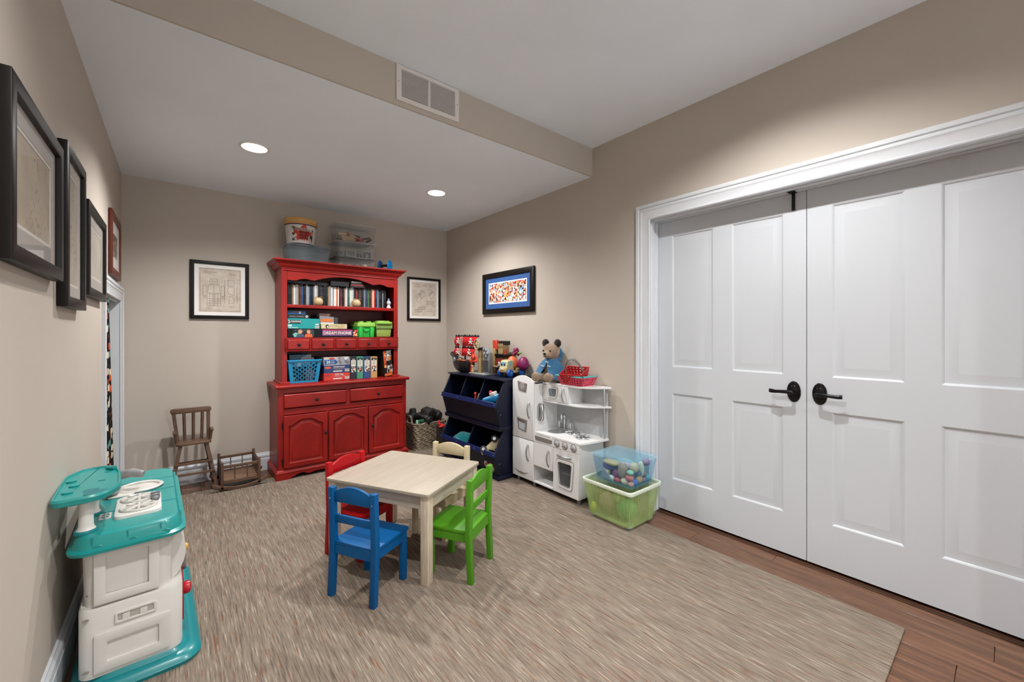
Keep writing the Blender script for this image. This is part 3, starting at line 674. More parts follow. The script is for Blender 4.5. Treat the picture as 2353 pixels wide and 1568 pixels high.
# upper case
UY = 4.07; UX0, UX1 = .711, 1.786
for a, b_ in ((UX0, UX0+.02), (UX1-.02, UX1)): MB().box(a, b_, UY+.018, YW, .818, 1.86).build('side_panel', RED, hu, .0015, 1)
for a, b_ in ((UX0, .757), (1.744, UX1)): MB().box(a, b_, UY, UY+.018, .818, 1.86).build('stile', RED, hu, .002, 1)
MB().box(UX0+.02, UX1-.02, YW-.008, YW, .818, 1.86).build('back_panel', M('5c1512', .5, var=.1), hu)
for a, b_ in ((UX0-.012, .778), (1.724, UX1+.012)):
    MB().loft([rect for rect in [[(a+i, UY-.012+i, z), (b_-i, UY-.012+i, z), (b_-i, YW-.001, z), (a+i, YW-.001, z)] for i, z in ((0, .818), (0, .829), (.008, .836))]]).build('foot_block', RED, hu)
MB().box(UX0+.02, UX1-.02, UY+.004, YW-.008, 1.495, 1.524).build('shelf', RED, hu, .003, 2)
MB().box(UX0+.02, UX1-.02, UY+.004, YW-.008, 1.209, 1.2255).build('shelf', RED, hu, .003, 2)
MB().box(UX0+.02, UX1-.02, UY+.004, YW-.008, 1.105, 1.116).build('shelf', RED, hu, .003, 2)
MB().box(UX0, UX1, UY, YW, 1.86, 1.875).build('top_panel', RED, hu, .002, 1)
def val_z(u):
    a = abs(u-.5)*2
    if a > .86: return 1.738
    if a > .66: return 1.738+.021*math.sin((.86-a)/.20*PI*.62)
    if a > .55: return 1.757-.008*math.sin((.66-a)/.11*PI/2)
    return 1.748+.052*math.cos(a/.55*PI/2)**.85
vl = [(.757+.987*i/80, val_z(i/80)) for i in range(81)]
MB().prism(vl+[(1.744, 1.86), (.757, 1.86)], 'y', UY, UY+.018).build('valance', RED, hu, .0015, 1)
MB().cyl((.728, UY-.002, 1.826), (1.770, UY-.002, 1.826), .007, None, 12).build('frieze_bead', RED, hu)
CP = [(0, 1.842), (.006, 1.842), (.006, 1.85), (.014, 1.853), (.030, 1.872), (.034, 1.884), (.042, 1.886), (.058, 1.902), (.066, 1.905), (.066, 1.918), (0, 1.918)]
cm_ = MB(); cm_.loft([[(UX0-t, YW, z) for t, z in CP], [(UX0-t, UY-t, z) for t, z in CP], [(UX1+t, UY-t, z) for t, z in CP], [(UX1+t, YW, z) for t, z in CP]]); cm_.build('crown', RED, hu, 0, 2, 22)
MB().box(UX0, UX1, UY, YW, 1.9, 1.917).build('top_board', RED, hu)
XS = [.745, .944, 1.153, 1.363, 1.573, 1.776]
for i in range(5): drawer(XS[i]+.008, XS[i+1]-.008, 1.118, 1.212, UY-.010)
ds = MB()
for xx in XS: ds.box(xx-.007, xx+.007, UY-.018, UY+.004, 1.11, 1.222)
ds.box(.738, 1.783, UY-.020, UY+.004, 1.211, 1.2255); ds.box(.738, 1.783, UY-.018, UY+.004, 1.104, 1.119)
ds.build('drawer_surround', RED, hu, .003, 2)
ZSH1, ZSH2, ZSH3 = 1.5245, 1.226, .8185

# ================================================================== things on the hutch shelves
def HX_(px, py, y=4.085): return on(1, y, px, py)
# ---- top shelf: disc cases
random.seed(21)
PAL = {'black': ('17181b', '8a8f96'), 'charcoal': ('2b2d31', 'a0a4a8'), 'white': ('d8d8d6', '3a3c40'), 'silver': ('9a9da2', '2a2a2e'), 'tan': ('a58a68', '3a2f24'),
       'red': ('a8271f', 'e8e0d8'), 'blue': ('27507e', 'd0d8e0'), 'orange': ('c8642a', '2a2420'), 'green': ('3f7a4c', 'e0e4da'), 'maroon': ('5a2226', 'd8c8b8')}
SEQ = ('black charcoal black charcoal tan white silver tan charcoal maroon blue black black silver silver blue black charcoal silver white silver black black charcoal black black '
       'black charcoal tan silver white silver white white orange white black red black maroon white white charcoal green white white silver black '
       'black red black maroon charcoal black black silver blue black green maroon black orange white red black blue silver charcoal black black silver black black').split()
x = .7595; XE = 1.685; n = len(SEQ); wd = (XE-x)/n; cnt = {}
for i, c in enumerate(SEQ):
    h = .186+random.uniform(-.006, .006); yf = 4.135+random.uniform(-.004, .010)
    if 26 <= i < 47: yf -= .01
    cnt[c] = cnt.get(c, 0)+1
    o = MB().box(x+.0004, x+wd-.0004, yf, yf+.13, ZSH1, ZSH1+h).build('disc_case', spine_mat(*PAL[c]), None, .0012, 1, loc=(x+wd/2, yf+.065, ZSH1))
    k = cnt[c]; od = ORD[k-1] if k <= 12 else f'{k}th'
    tag(o, f'upright {c} disc case on the hutch top shelf, {od} {c} one from the left', 'disc case', 'disc cases on the top shelf')
    x += wd
def flat_case(x0, x1, y0, y1, z0, z1, mat, lab, nm='flat_case', cat='disc case'):
    return tag(MB().box(x0, x1, y0, y1, z0, z1).build(nm, mat, None, .002, 1, loc=((x0+x1)/2, (y0+y1)/2, z0)), lab, cat)
zt = ZSH1+.1925
flat_case(.760, 1.005, 4.115, 4.25, zt, zt+.028, spine_mat('16171a', 'c8ccd0'), 'black case lying flat over the left end of the disc row')
flat_case(1.013, 1.125, 4.14, 4.27, zt, zt+.03, M('2a2a2c', .4), 'dark plastic box lying behind the hutch valance')
flat_case(1.13, 1.30, 4.10, 4.24, zt, zt+.046, M('24272b', .25, var=.15), 'smoky black media box lying over the white disc cases')
for k, (c, lab) in enumerate((('24262a', 'lowest black case'), ('8c2a26', 'red-edged case second up'), ('202226', 'black case third up'), ('9a9a98', 'pale grey case at the top'))):
    flat_case(1.312+.004*k, 1.452-.01*k, 4.10, 4.235, zt+k*.0145, zt+k*.0145+.0142, spine_mat(c, 'b8b8b8'), f'{lab} of the flat pile on the right discs')
def twine_ball(px, lab):
    c = HX_(px, 692, 4.098); c.z = ZSH1+.036; r = .043
    t = thing('clay_ornament', lab, 'ornament', (c.x, c.y, ZSH1), group='tan ball ornaments')
    MB().lathe([(0, -.036), (.018, -.036), (.034, -.026), (.042, -.006), (.041, .012), (.032, .030), (.016, .040), (0, .042)], c, 24).build('ball', M('bba37c', .35, var=.15, vs=30), t)
    m = MB(); z = c.z+.036
    m.tube([(c.x+.02*math.cos(a), c.y+.02*math.sin(a), z+.003*math.sin(3*a)) for a in [2*PI*i/20 for i in range(20)]], .003, 6, True)
    for s in (-1, 1): m.tube([(c.x, c.y-.02, z), (c.x+s*.015, c.y-.03, z+.008), (c.x+s*.034, c.y-.026, z+.004), (c.x+s*.042, c.y-.02, z-.003)], .0024, 6)
    m.build('twine', rope_mat('8a6d45', 'c4a878', 120.), t)
twine_ball(731.5, 'tan clay ball ornament tied with twine before the black cases')
twine_ball(818.5, 'tan clay ball ornament tied with twine before the white cases')
c = HX_(893, 705, 4.098); c.z = ZSH1
t = thing('snow_globe', 'tiny white figurine bottle at right end of top shelf', 'figurine', (c.x, c.y, c.z))
MB().lathe([(0, 0), (.022, 0), (.022, .012), (.012, .03), (.014, .036)], c, 20).build('base', M('c9ccd2', .3), t)
MB().lathe([(.013, .034), (.021, .045), (.022, .06), (.014, .074), (.008, .078)], c, 20).build('globe', M('b8c2d0', .15, var=.4, vs=60), t)
MB().lathe([(.009, .076), (.009, .095), (.005, .1), (0, .1)], c, 16).build('cap', M('7f97b8', .3), t)
# ---- middle shelf: games
def gbox(nm, lab, x0, x1, z0, z1, mat, y0=4.09, dep=.24, bev=.002, cat='game box', group=None):
    t = thing(nm, lab, cat, ((x0+x1)/2, y0, z0), group=group)
    MB().box(x0, x1, y0, y0+dep, z0, z1).build('carton', mat, t, bev, 1); return t
def decal(t, x0, x1, z0, z1, y, mat, nm='printed_panel', r=0):
    m = MB(); P = rrect(x0, x1, z0, z1, r, 3) if r else [(x0, z0), (x1, z0), (x1, z1), (x0, z1)]
    m.prism(P, 'y', y-.0006, y+.0002); return m.build(nm, mat, t, smooth=0)
def px2(px, py, y=4.09):
    p = on(1, y, 600+px/6.533, 700+py/6.533); return p.x, p.z
DK = M('121215', .5, 0, .2, var=.1); WT = M('d6d4ce', .5, var=.03)
z = ZSH2; z1 = z+.081
t = gbox('board_game', 'long black board game box with purple title panel on middle shelf', .760, 1.374, z, z1, DK)
decal(t, 1.052, 1.326, z+.018, z+.073, 4.0895, M('6d4a86', .5, var=.1)); decal(t, 1.054, 1.326, z+.066, z+.074, 4.089, M('c8285e', .5))
lettering('DREAM PHONE', .040, (1.189, 4.0885, z+.041), '-y', M('d8cfa4', .5), t, sx=.92, bold=.0006)
decal(t, .80, .985, z+.004, z+.077, 4.0895, mosaic(5, 28, ((0, '2f3f4a'), (.4, '6fb0a0'), (.7, '1d2226')), '2a5f5a', .5), 'photo_panel', .03)
for xx, hc, cc in ((.865, '8a6a4c', '3a4a6a'), (.935, '7a4a32', 'c85a2c')):
    m = MB(); m.prism(ellipse(xx, z+.055, .016, .018, 16), 'y', 4.0882, 4.0893); m.build('printed_face', M('c99a7c', .6), t)
    m = MB(); m.prism([(xx-.035, z+.004), (xx+.035, z+.004), (xx+.025, z+.034), (xx-.025, z+.034)], 'y', 4.0884, 4.0894); m.build('printed_shirt', M(cc, .6), t)
    m = MB(); m.ring(ellipse(xx, z+.056, .021, .021, 16), ellipse(xx, z+.053, .014, .016, 16), 'y', 4.0878, 4.0890); m.build('printed_hair', M(hc, .7), t)
decal(t, 1.335, 1.375, z+.01, z+.072, 4.0895, mosaic(8, 55, ((0, 'c83a34'), (.4, '1a1a1c'), (.7, 'd8a878')), '1a1a1c', .5))
t = gbox('board_game', 'teal canvas box lying on the long black game box', .760, 1.033, z1+.0005, z1+.093, M('0a8f90', .5, var=.05), 4.10, .22); zb = z1+.0005
decal(t, .765, .872, zb+.045, zb+.078, 4.0995, M('14282a', .5), 'label', .004)
lettering('2', .036, (.776, 4.099, zb+.062), '-y', WT, t, bold=.001); lettering('CANVAS', .022, (.83, 4.099, zb+.064), '-y', WT, t, bold=.0006)
decal(t, .765, .80, zb+.02, zb+.036, 4.0995, M('bfd8d4', .5)); decal(t, .992, 1.028, zb+.004, zb+.026, 4.0995, WT, 'barcode_label'); decal(t, .994, 1.026, zb+.036, zb+.046, 4.0995, WT); decal(t, .772, .85, zb+.006, zb+.012, 4.0995, M('bfd8d4', .5))
for k in range(8): decal(t, .995+k*.004, .997+k*.004, zb+.008, zb+.022, 4.0988, DK, 'barcode')
zc_ = z1+.094
t = gbox('board_game', 'black puzzle box with silver lettering on the teal canvas box', .760, .948, zc_, zc_+.036, M('17181c', .4, var=.2, vs=40), 4.11, .2)
lettering('MAGIC MOSAIC', .017, (.842, 4.109, zc_+.017), '-y', M('9a9a94', .5), t)
m = MB(); m.ring(ellipse(.924, zc_+.018, .011, .011, 18), ellipse(.924, zc_+.018, .005, .005, 18), 'y', 4.1088, 4.1098); m.build('emblem', WT, t)
t = gbox('board_game', 'thin blue game box at the top of the left pile', .760, .918, zc_+.0365, zc_+.07, M('12588e', .5, var=.2, vs=30), 4.115, .19)
lettering('LOTTO', .02, (.835, 4.114, zc_+.056), '-y', M('c88a6a', .5), t)
decal(t, .86, .876, zc_+.045, zc_+.065, 4.1145, WT)
t = gbox('board_game', 'cream coloured word game box on the long black game box', 1.045, 1.281, z1+.0005, z1+.046, M('c3b68e', .6, var=.06), 4.10, .22)
lettering('SCATTERGORIES', .020, (1.187, 4.099, z1+.028), '-y', M('9a8f68', .6), t); lettering('CATEGORIES', .009, (1.215, 4.099, z1+.01), '-y', M('b88a4c', .6), t)
m = MB(); m.prism(ellipse(1.098, z1+.023, .014, .018, 14), 'y', 4.0988, 4.0998); m.build('printed_face', DK, t); m = MB(); m.prism(ellipse(1.101, z1+.02, .007, .010, 12), 'y', 4.0982, 4.0992); m.build('printed_face', WT, t)
zz = z1+.0465
t = gbox('board_game', 'grey game box with orange banner behind the cream word game', 1.040, 1.168, zz, zz+.069, M('7b7f88', .55, var=.1), 4.13, .16)
m = MB(); m.prism([(1.044, zz+.022), (1.15, zz+.02), (1.16, zz+.035), (1.148, zz+.052), (1.05, zz+.05)], 'y', 4.1288, 4.1298); m.build('banner', M('c46a2c', .5), t); decal(t, 1.042, 1.166, zz+.002, zz+.014, 4.1295, M('c8c8cc', .5))
gbox('card_box', 'small charcoal card box beside the grey orange-banner game', 1.171, 1.208, zz, zz+.066, M('33363a', .5), 4.14, .14, cat='card box')
t = gbox('card_box', 'small white and red card box on the grey game box', 1.04, 1.135, zz+.0695, zz+.099, M('c2b6b0', .5, var=.05), 4.135, .12, cat='card box')
decal(t, 1.044, 1.11, zz+.08, zz+.092, 4.1345, M('a86a62', .5)); decal(t, 1.123, 1.133, zz+.073, zz+.085, 4.1345, M('b02a30', .5))
# green lidded bins
def taper(cx, y0, y1, z0, z1, hw0, hw1, dy):
    return [(cx-hw0, y0+dy, z0), (cx+hw0, y0+dy, z0), (cx+hw0, y1-dy, z0), (cx-hw0, y1-dy, z0)], [(cx-hw1, y0, z1), (cx+hw1, y0, z1), (cx+hw1, y1, z1), (cx-hw1, y1, z1)]
GA = M('1fa83a', .4, var=.05); GL = M('7fae42', .42, var=.05); GO = M('8aa04a', .42, var=.05)
x0, _ = px2(1440, 300); x1, _ = px2(1712, 300); cx = (x0+x1)/2; hw = (x1-x0)/2
t = thing('brick_bin', 'bright green toy bin with studded lime lid on middle shelf', 'bin', (cx, 4.2, ZSH2))
b = MB(); b.hexa(*taper(cx, 4.09, 4.34, ZSH2, ZSH2+.105, hw-.012, hw-.004, .006)); b.build('body', GA, t, .003, 2)
for s in (-1, 1): MB().box(cx+s*(hw*.62)-.018, cx+s*(hw*.62)+.018, 4.079, 4.09, ZSH2, ZSH2+.104).build('corner_rib', GA, t, .003, 2)
MB().ring(ellipse(cx, ZSH2+.092, .034, .034, 24), ellipse(cx, ZSH2+.100, .028, .03, 24), 'y', 4.079, 4.09).build('latch', GA, t)
b = MB(); b.hexa([(cx-hw, 4.074, ZSH2+.104), (cx+hw, 4.074, ZSH2+.104), (cx+hw, 4.36, ZSH2+.104), (cx-hw, 4.36, ZSH2+.104)], [(cx-hw+.004, 4.08, ZSH2+.146), (cx+hw-.004, 4.08, ZSH2+.146), (cx+hw-.004, 4.355, ZSH2+.146), (cx-hw+.004, 4.355, ZSH2+.146)]); b.build('lid', GL, t, .006, 3)
for i in range(2):
    for j in range(3): MB().cyl((cx+(i-.5)*.075, 4.125+j*.09, ZSH2+.146), (cx+(i-.5)*.075, 4.125+j*.09, ZSH2+.160), .024, None, 20).build('stud', GL, t, .002, 1)
x0, _ = px2(1722, 300); x1, _ = px2(2000, 300); x1 = min(x1, 1.738); cx = (x0+x1)/2; hw = (x1-x0)/2
t = thing('storage_bin', 'olive green toy bin with rounded lid beside the right stile', 'bin', (cx, 4.2, ZSH2))
b = MB(); b.hexa(*taper(cx, 4.095, 4.34, ZSH2, ZSH2+.130, hw-.016, hw-.003, .01)); b.build('body', GO, t, .01, 3)
b = MB(); b.ring([(cx-hw+.002, ZSH2+.088), (cx+hw-.002, ZSH2+.088), (cx+hw-.002, ZSH2+.133), (cx-hw+.002, ZSH2+.133)], [(cx-hw+.014, ZSH2+.112), (cx+hw-.014, ZSH2+.112), (cx+hw-.012, ZSH2+.128), (cx-hw+.012, ZSH2+.128)], 'y', 4.088, 4.096); b.build('collar', M('6d8a44', .45), t, .004, 2)
b = MB(); b.prism(rrect(cx-hw, cx+hw, 4.076, 4.36, .03), 'z', ZSH2+.131, ZSH2+.158); b.build('lid', GL, t, .008, 3)
b = MB(); b.prism(rrect(cx-hw+.02, cx+hw-.02, 4.1, 4.335, .03), 'z', ZSH2+.157, ZSH2+.168); b.build('lid_top', GL, t, .006, 3)
# ---- lower shelf
TEAL = M('0a86b4', .35, var=.05)
x0, _ = px2(403, 850, 4.06); x1, _ = px2(905, 850, 4.06); xb0, _ = px2(440, 1190, 4.06); xb1, _ = px2(860, 1190, 4.06)
t = thing('storage_basket', 'turquoise plastic basket with round holes on the lower shelf', 'basket', ((x0+x1)/2, 4.15, ZSH3))
zb0, zb1 = ZSH3, ZSH3+.205; yf0, yf1, yk = 4.072, 4.055, 4.31
b = MB()
def FP(u, v): a = (xb0+.03)*(1-v)+(x0+.03)*v; c = (xb1-.03)*(1-v)+(x1-.03)*v; return (a+(c-a)*u, yf0*(1-v)+yf1*v, zb0+.02+(zb1-zb0-.042)*v)
perforated(b, FP, 9, 9, lambda i, j: (.0115 if (i+j) % 2 == 0 else .0055), 12, .003); b.build('perforated_wall', TEAL, t, 0, 2, 30)
for s in (0, 1):
    def SP(u, v, s=s): xx = (xb0*(1-v)+x0*v) if s == 0 else (xb1*(1-v)+x1*v); return (xx, (yf0*(1-v)+yf1*v)+.03+(yk-yf0-.06)*u, zb0+.02+(zb1-zb0-.042)*v)
    b = MB(); perforated(b, SP, 6, 9, lambda i, j: (.0115 if (i+j) % 2 == 0 else .0055), 12, .003); b.build('perforated_wall', TEAL, t, 0, 2, 30)
b = MB()
for (xa, xb_) in (((xb0, x0), (xb0+.03, x0+.03)), ((xb1-.03, x1-.03), (xb1, x1))):
    b.hexa([(xa[0], yf0, zb0), (xb_[0], yf0, zb0), (xb_[0], yf0+.03, zb0), (xa[0], yf0+.03, zb0)], [(xa[1], yf1, zb1), (xb_[1], yf1, zb1), (xb_[1], yf1+.03, zb1), (xa[1], yf1+.03, zb1)])
b.hexa([(xb0, yf0, zb0), (xb1, yf0, zb0), (xb1, yf0+.004, zb0), (xb0, yf0+.004, zb0)], [(xb0-.002, yf0-.001, zb0+.02), (xb1+.002, yf0-.001, zb0+.02), (xb1+.002, yf0+.003, zb0+.02), (xb0-.002, yf0+.003, zb0+.02)])
b.box(x0, x1, yf1, yf1+.004, zb1-.022, zb1); b.box(xb0, xb1, yf0, yk, zb0, zb0+.004); b.hexa([(xb0, yk-.004, zb0), (xb1, yk-.004, zb0), (xb1, yk, zb0), (xb0, yk, zb0)], [(x0, yk+.01, zb1), (x1, yk+.01, zb1), (x1, yk+.014, zb1), (x0, yk+.014, zb1)])
b.build('shell', TEAL, t, .001, 1)
b = MB(); b.ring(rrect(x0-.01, x1+.01, yf1-.01, yk+.02, .025), rrect(x0+.004, x1-.004, yf1+.004, yk+.008, .02), 'z', zb1-.012, zb1+.003); b.build('rim', TEAL, t, .003, 2)
o = MB().box(x0+.02, x0+.2, 4.1, 4.28, zb1-.06, zb1+.048).build('activity_book', mosaic(14, 20, ((0, '2a4a66'), (.5, '3c5a70'), (.8, '8a8f98')), '24405c', .6), None, .001, 1, loc=(x0+.1, 4.2, zb1-.06)); tag(o, 'dark blue activity book standing in the turquoise basket', 'book')
o = MB().box(x0+.03, x1-.05, 4.09, 4.25, zb0+.006, zb1-.065).build('paper_stack', mosaic(17, 16, ((0, '1c1c1f'), (.5, 'cfcac2'), (.64, '2a2a2e'), (.88, '8a5a54')), '17171a', .5), None, .002, 1, loc=(x0+.2, 4.17, zb0+.006)); tag(o, 'pile of mixed papers seen through the turquoise basket holes', 'papers')
bl = MB(); bl.ball((x1-.055, 4.16, zb1-.02), (.022, .03, .042)); bl.ball((x1-.075, 4.17, zb1-.03), (.03, .03, .03)); o = remeshed(bl, 'crumpled_bag', M('b9bcc0', .3, var=.2, vs=50), None, .006, 2); tag(o, 'crumpled clear bag at right end of the turquoise basket', 'bag')
xa, _ = px2(943, 1100, 4.075); xb_, _ = px2(1333, 1100, 4.075); zs = [ZSH3]
for py in (1040, 922, 797): zs.append(px2(940, py, 4.075)[1])
PZ = ((M('c0342c', .45, var=.05), 'red floor puzzle box at the bottom of the puzzle stack', 'USA Map', '24 PIECE FLOOR PUZZLE'),
      (M('1f3a68', .45, var=.05), 'navy blue floor puzzle box in the middle of the puzzle stack', 'Underwater', '48 PIECE FLOOR PUZZLE'),
      (M('b9b4b0', .45, var=.05), 'grey picture puzzle box on top of the puzzle stack', '24', 'EXTRA LARGE PIECES'))
for k in range(3):
    m_, lab, a, c = PZ[k]; z0, z1_ = zs[k]+.0005, zs[k+1]
    t = gbox('puzzle_box', lab, xa, xb_, z0, z1_, m_, 4.075, .26, .0015, 'puzzle box')
    H = z1_-z0; zf = 4.0745
    if k < 2:
        lettering(a, .021, (xa+.137, zf-.0006, z0+H*.80), '-y', WT, t, bold=.0004); lettering(c, .010, (xa+.137, zf-.0006, z0+H*.57), '-y', M('c9b8b0', .5), t)
        lettering(c.lower(), .007, (xa+.137, zf-.0006, z0+H*.43), '-y', M('c9b8b0', .5), t)
        decal(t, xa+.083, xa+.163, z0+H*.16, z0+H*.30, zf, WT); decal(t, xa+.19, xa+.23, z0+H*.15, z0+H*.48, zf, WT, 'barcode_label')
        for q in range(8): decal(t, xa+.194+q*.0042, xa+.196+q*.0042, z0+H*.22, z0+H*.44, zf-.0006, DK, 'barcode')
        m = MB(); m.prism(ellipse(xa+.035, z0+H*.72, .03, .011, 20), 'y', zf-.0008, zf); m.build('logo_oval', M('c85a4a', .5) if k else M('a82a26', .5), t)
    else:
        decal(t, xa+.004, xa+.112, z0+.008, z0+H*.7, zf, M('14568e', .5)); m = MB(); m.prism(ellipse(xa+.115, z0+H*.38, .008, .009, 14), 'y', zf-.0006, zf+.0002); m.build('printed_panel', M('14568e', .5), t)
        lettering('24', .034, (xa+.038, zf-.001, z0+H*.42), '-y', WT, t, bold=.001); lettering('EXTRA', .011, (xa+.078, zf-.001, z0+H*.53), '-y', WT, t); lettering('LARGE', .011, (xa+.078, zf-.001, z0+H*.36), '-y', WT, t)
        lettering('CARDBOARD PIECES', .008, (xa+.058, zf-.001, z0+H*.19), '-y', WT, t)
        decal(t, xa+.12, xb_-.002, z0+.002, z1_-.002, zf, mosaic(23, 30, ((0, '8f9298'), (.4, 'c8c8cc'), (.6, '6a6c72'), (.8, 'b89a5c')), 'a9a9ae', .5))
        m = MB(); m.prism(ellipse(xa+.07, z0+H*.85, .028, .009, 20), 'y', zf-.0008, zf); m.build('logo_oval', M('c04a3c', .5), t)
BC = (('1c2430', 'black'), ('3f8a72', 'sage green'), ('274a80', 'blue'), ('b8945c', 'tan'))
for k, (a, b_) in enumerate(((1338, 1433), (1437, 1534), (1540, 1641), (1646, 1744))):
    xa, z1_ = px2(a, 782, 4.075); xb_, _ = px2(b_, 782, 4.075); z1_ = ZSH3+.222-.003*k
    t = thing('ring_binder', f'{BC[k][1]} game case standing upright beside the puzzle stack', 'binder', ((xa+xb_)/2, 4.075, ZSH3), group='upright cases on the lower shelf')
    m_ = M(BC[k][0], .5, var=.06)
    MB().box(xa, xb_, 4.075, 4.32, ZSH3, z1_).build('cover', m_, t, .002, 1)
    decal(t, xa+.008, xb_-.008, ZSH3+.125, z1_-.014, 4.0745, M('d2cec4', .6)); decal(t, xa+.008, xb_-.008, z1_-.036, z1_-.014, 4.074, DK)
    lettering('easy', .014, ((xa+xb_)/2, 4.0732, z1_-.026), '-y', WT, t, bold=.0004)
    for q, wq in enumerate((.028, .022, .03)): decal(t, (xa+xb_)/2-wq/2, (xa+xb_)/2+wq/2, z1_-.055-q*.011, z1_-.050-q*.011, 4.074, M('8a867c', .6), 'text_line')
    decal(t, xa+.008, xb_-.008, ZSH3+.066, ZSH3+.122, 4.0745, mosaic(30+k, 90, ((0, 'd2cec4'), (.35, '3a3a3c'), (.6, 'c85a3c'), (.75, '8a8f98')), 'c8c4ba', .6))
    for q in (0, 1): decal(t, xa+.012+q*.017, xa+.024+q*.017, ZSH3+.07, ZSH3+.084, 4.074, (WT, DK)[q % 2])
xa, _ = px2(1770, 900, 4.09); xb_, _ = px2(1900, 900, 4.09)
t = thing('toy_box', 'black and orange toy carton leaning at right end of lower shelf', 'toy box', (xa+.097, 4.12, ZSH3+.006), 0, local=True)
t.rotation_euler = (0, math.radians(-5), math.radians(16))
MB().box(-.052, .052, -.03, .16, 0, .27).build('carton', M('1b1a18', .45, var=.2), t, .0015, 1)
m = MB(); m.box(-.05, .05, -.0312, -.030, .004, .03); m.build('printed_panel', M('c86a34', .5), t)
m = MB(); m.box(-.05, -.022, -.0312, -.030, .09, .262); m.build('printed_panel', mosaic(40, 38, ((0, 'd2562a'), (.5, 'a83a20'), (.8, 'e8a868')), '1b1a18', .55), t)
m = MB(); m.box(-.018, .05, -.0312, -.030, .034, .20); m.build('printed_panel', mosaic(44, 42, ((0, '1b1a18'), (.35, '8a8886'), (.55, 'd2763a'), (.7, '2a2826'), (.88, 'd8d4ce')), '1b1a18', .6), t)
m = MB(); m.box(-.018, .05, -.0312, -.030, .205, .262); m.build('printed_panel', mosaic(47, 60, ((0, 'd8d8d8'), (.55, '1b1a18'), (.8, 'b8b8b8')), '1b1a18', .5), t)
# ================================================================== things on top of the hutch
ZT = 1.9185
def tub(nm, lab, x0, x1, y0, y1, z0, z1, wallm, lidm, fl_=.02, lidh=.016, lid=True, group=None):
    t = thing(nm, lab, 'storage tub', ((x0+x1)/2, (y0+y1)/2, z0), group=group); th = .003
    L = []
    for i, z in ((fl_, z0), (0, z1-lidh)): L.append([(a, b_, z) for a, b_ in rrect(x0+i, x1-i, y0+i, y1-i, .025)])
    Li = [[(a, b_, z) for a, b_ in rrect(x0+i+th, x1-i-th, y0+i+th, y1-i-th, .023)] for i, z in ((0, z1-lidh), (fl_, z0+th))]
    b = MB(); n = len(L[0]); b.loft(L+Li, False); N = len(b.v); b.f.append(tuple(reversed(range(n)))); b.f.append(tuple(range(N-n, N))); b.build('tub_body', wallm, t, 0, 2, 50)
    if lid:
        b = MB(); b.prism(rrect(x0-.012, x1+.012, y0-.012, y1+.012, .03), 'z', z1-lidh, z1-lidh*.35); b.prism(rrect(x0+.004, x1-.004, y0+.004, y1-.004, .025), 'z', z1-lidh*.36, z1); b.build('lid', lidm, t, .003, 2)
    else:
        b = MB(); b.ring(rrect(x0-.010, x1+.010, y0-.010, y1+.010, .03), rrect(x0+.002, x1-.002, y0+.002, y1-.002, .025), 'z', z1-lidh, z1); b.build('rim', lidm, t, .003, 2)
    return t
tub('storage_tub', 'smoky blue-grey clear tub under the gears bucket', .755, 1.125, 4.075, 4.33, ZT, 2.072, clear('a9bcc6', .20, .2), clear('a3b8c2', .45, .25), .018)
tub('storage_tub', 'lowest clear tub of the right stack with dark grey lid', 1.185, 1.565, 4.08, 4.34, ZT, 2.013, clear('d5d8d8', .14, .2), clear('7d8183', .62, .3))
tub('storage_tub', 'middle clear tub of the right stack on the hutch', 1.180, 1.56, 4.08, 4.34, 2.0135, 2.163, clear('d8dbdb', .12, .2), clear('e4e8e8', .42, .3))
tub('storage_tub', 'topmost clear tub of the right stack holding wooden track pieces', 1.180, 1.57, 4.08, 4.34, 2.1635, 2.335, clear('dcdcdc', .10, .2), clear('f0f2f0', .36, .3))
random.seed(5)
def stick(nm, lab, a, b_, r, mat, cat='toy', group=None):
    c = (Vector(a)+Vector(b_))/2; m = MB(); m.cyl(a, b_, r, r*.8, 10); m.ball(a, r, 10); m.ball(b_, r*.8, 10)
    o = m.build(nm, mat, None, 0, 2, 50, loc=(c.x, c.y, min(a[2], b_[2])-r)); return tag(o, lab, cat, group)
TN = M('c9ab7c', .6, var=.1); RD = M('b0432c', .5, var=.1); DKG = M('26282a', .5, var=.15)
z = 2.170
for k, (a, b_, m_, lab) in enumerate((((1.255, 4.13, z+.012), (1.36, 4.13, z+.012), TN, 'tan wooden peg lying lowest left in the top tub'), ((1.345, 4.16, z+.012), (1.46, 4.15, z+.012), RD, 'red wooden peg lying low in the top tub'),
        ((1.25, 4.13, z+.036), (1.35, 4.13, z+.03), TN, 'tan wooden peg in the second layer of the top tub'), ((1.38, 4.13, z+.04), (1.45, 4.125, z+.026), RD, 'tilted red wooden peg near the middle of the top tub'),
        ((1.22, 4.14, z+.064), (1.285, 4.14, z+.066), TN, 'short tan wooden peg highest at left of the top tub'), ((1.325, 4.14, z+.062), (1.385, 4.135, z+.046), TN, 'tan wooden peg slanting beside the red ball'))):
    stick('wooden_peg', lab, a, b_, .011, m_, 'toy', 'pegs in the top tub')
o = MB().ball((1.302, 4.145, z+.070), .018, 16).build('toy_ball', RD, None, 0, 2, 60, loc=(1.302, 4.145, z+.052)); tag(o, 'red wooden ball among the tan pegs in the top tub', 'ball')
for k, (a, b_, lab) in enumerate((((1.40, 4.17, z+.03), (1.52, 4.16, z+.062), 'black toy rail rising right in the top tub'), ((1.43, 4.2, z+.07), (1.30, 4.2, z+.085), 'black toy rail lying highest in the top tub'), ((1.48, 4.13, z+.014), (1.53, 4.14, z+.046), 'short black toy rail at right of the top tub'), ((1.22, 4.2, z+.016), (1.29, 4.19, z+.02), 'black toy rail at lower left of the top tub'))):
    stick('toy_rail', lab, a, b_, .012, DKG, 'toy', 'rails in the top tub')
z = 2.0185
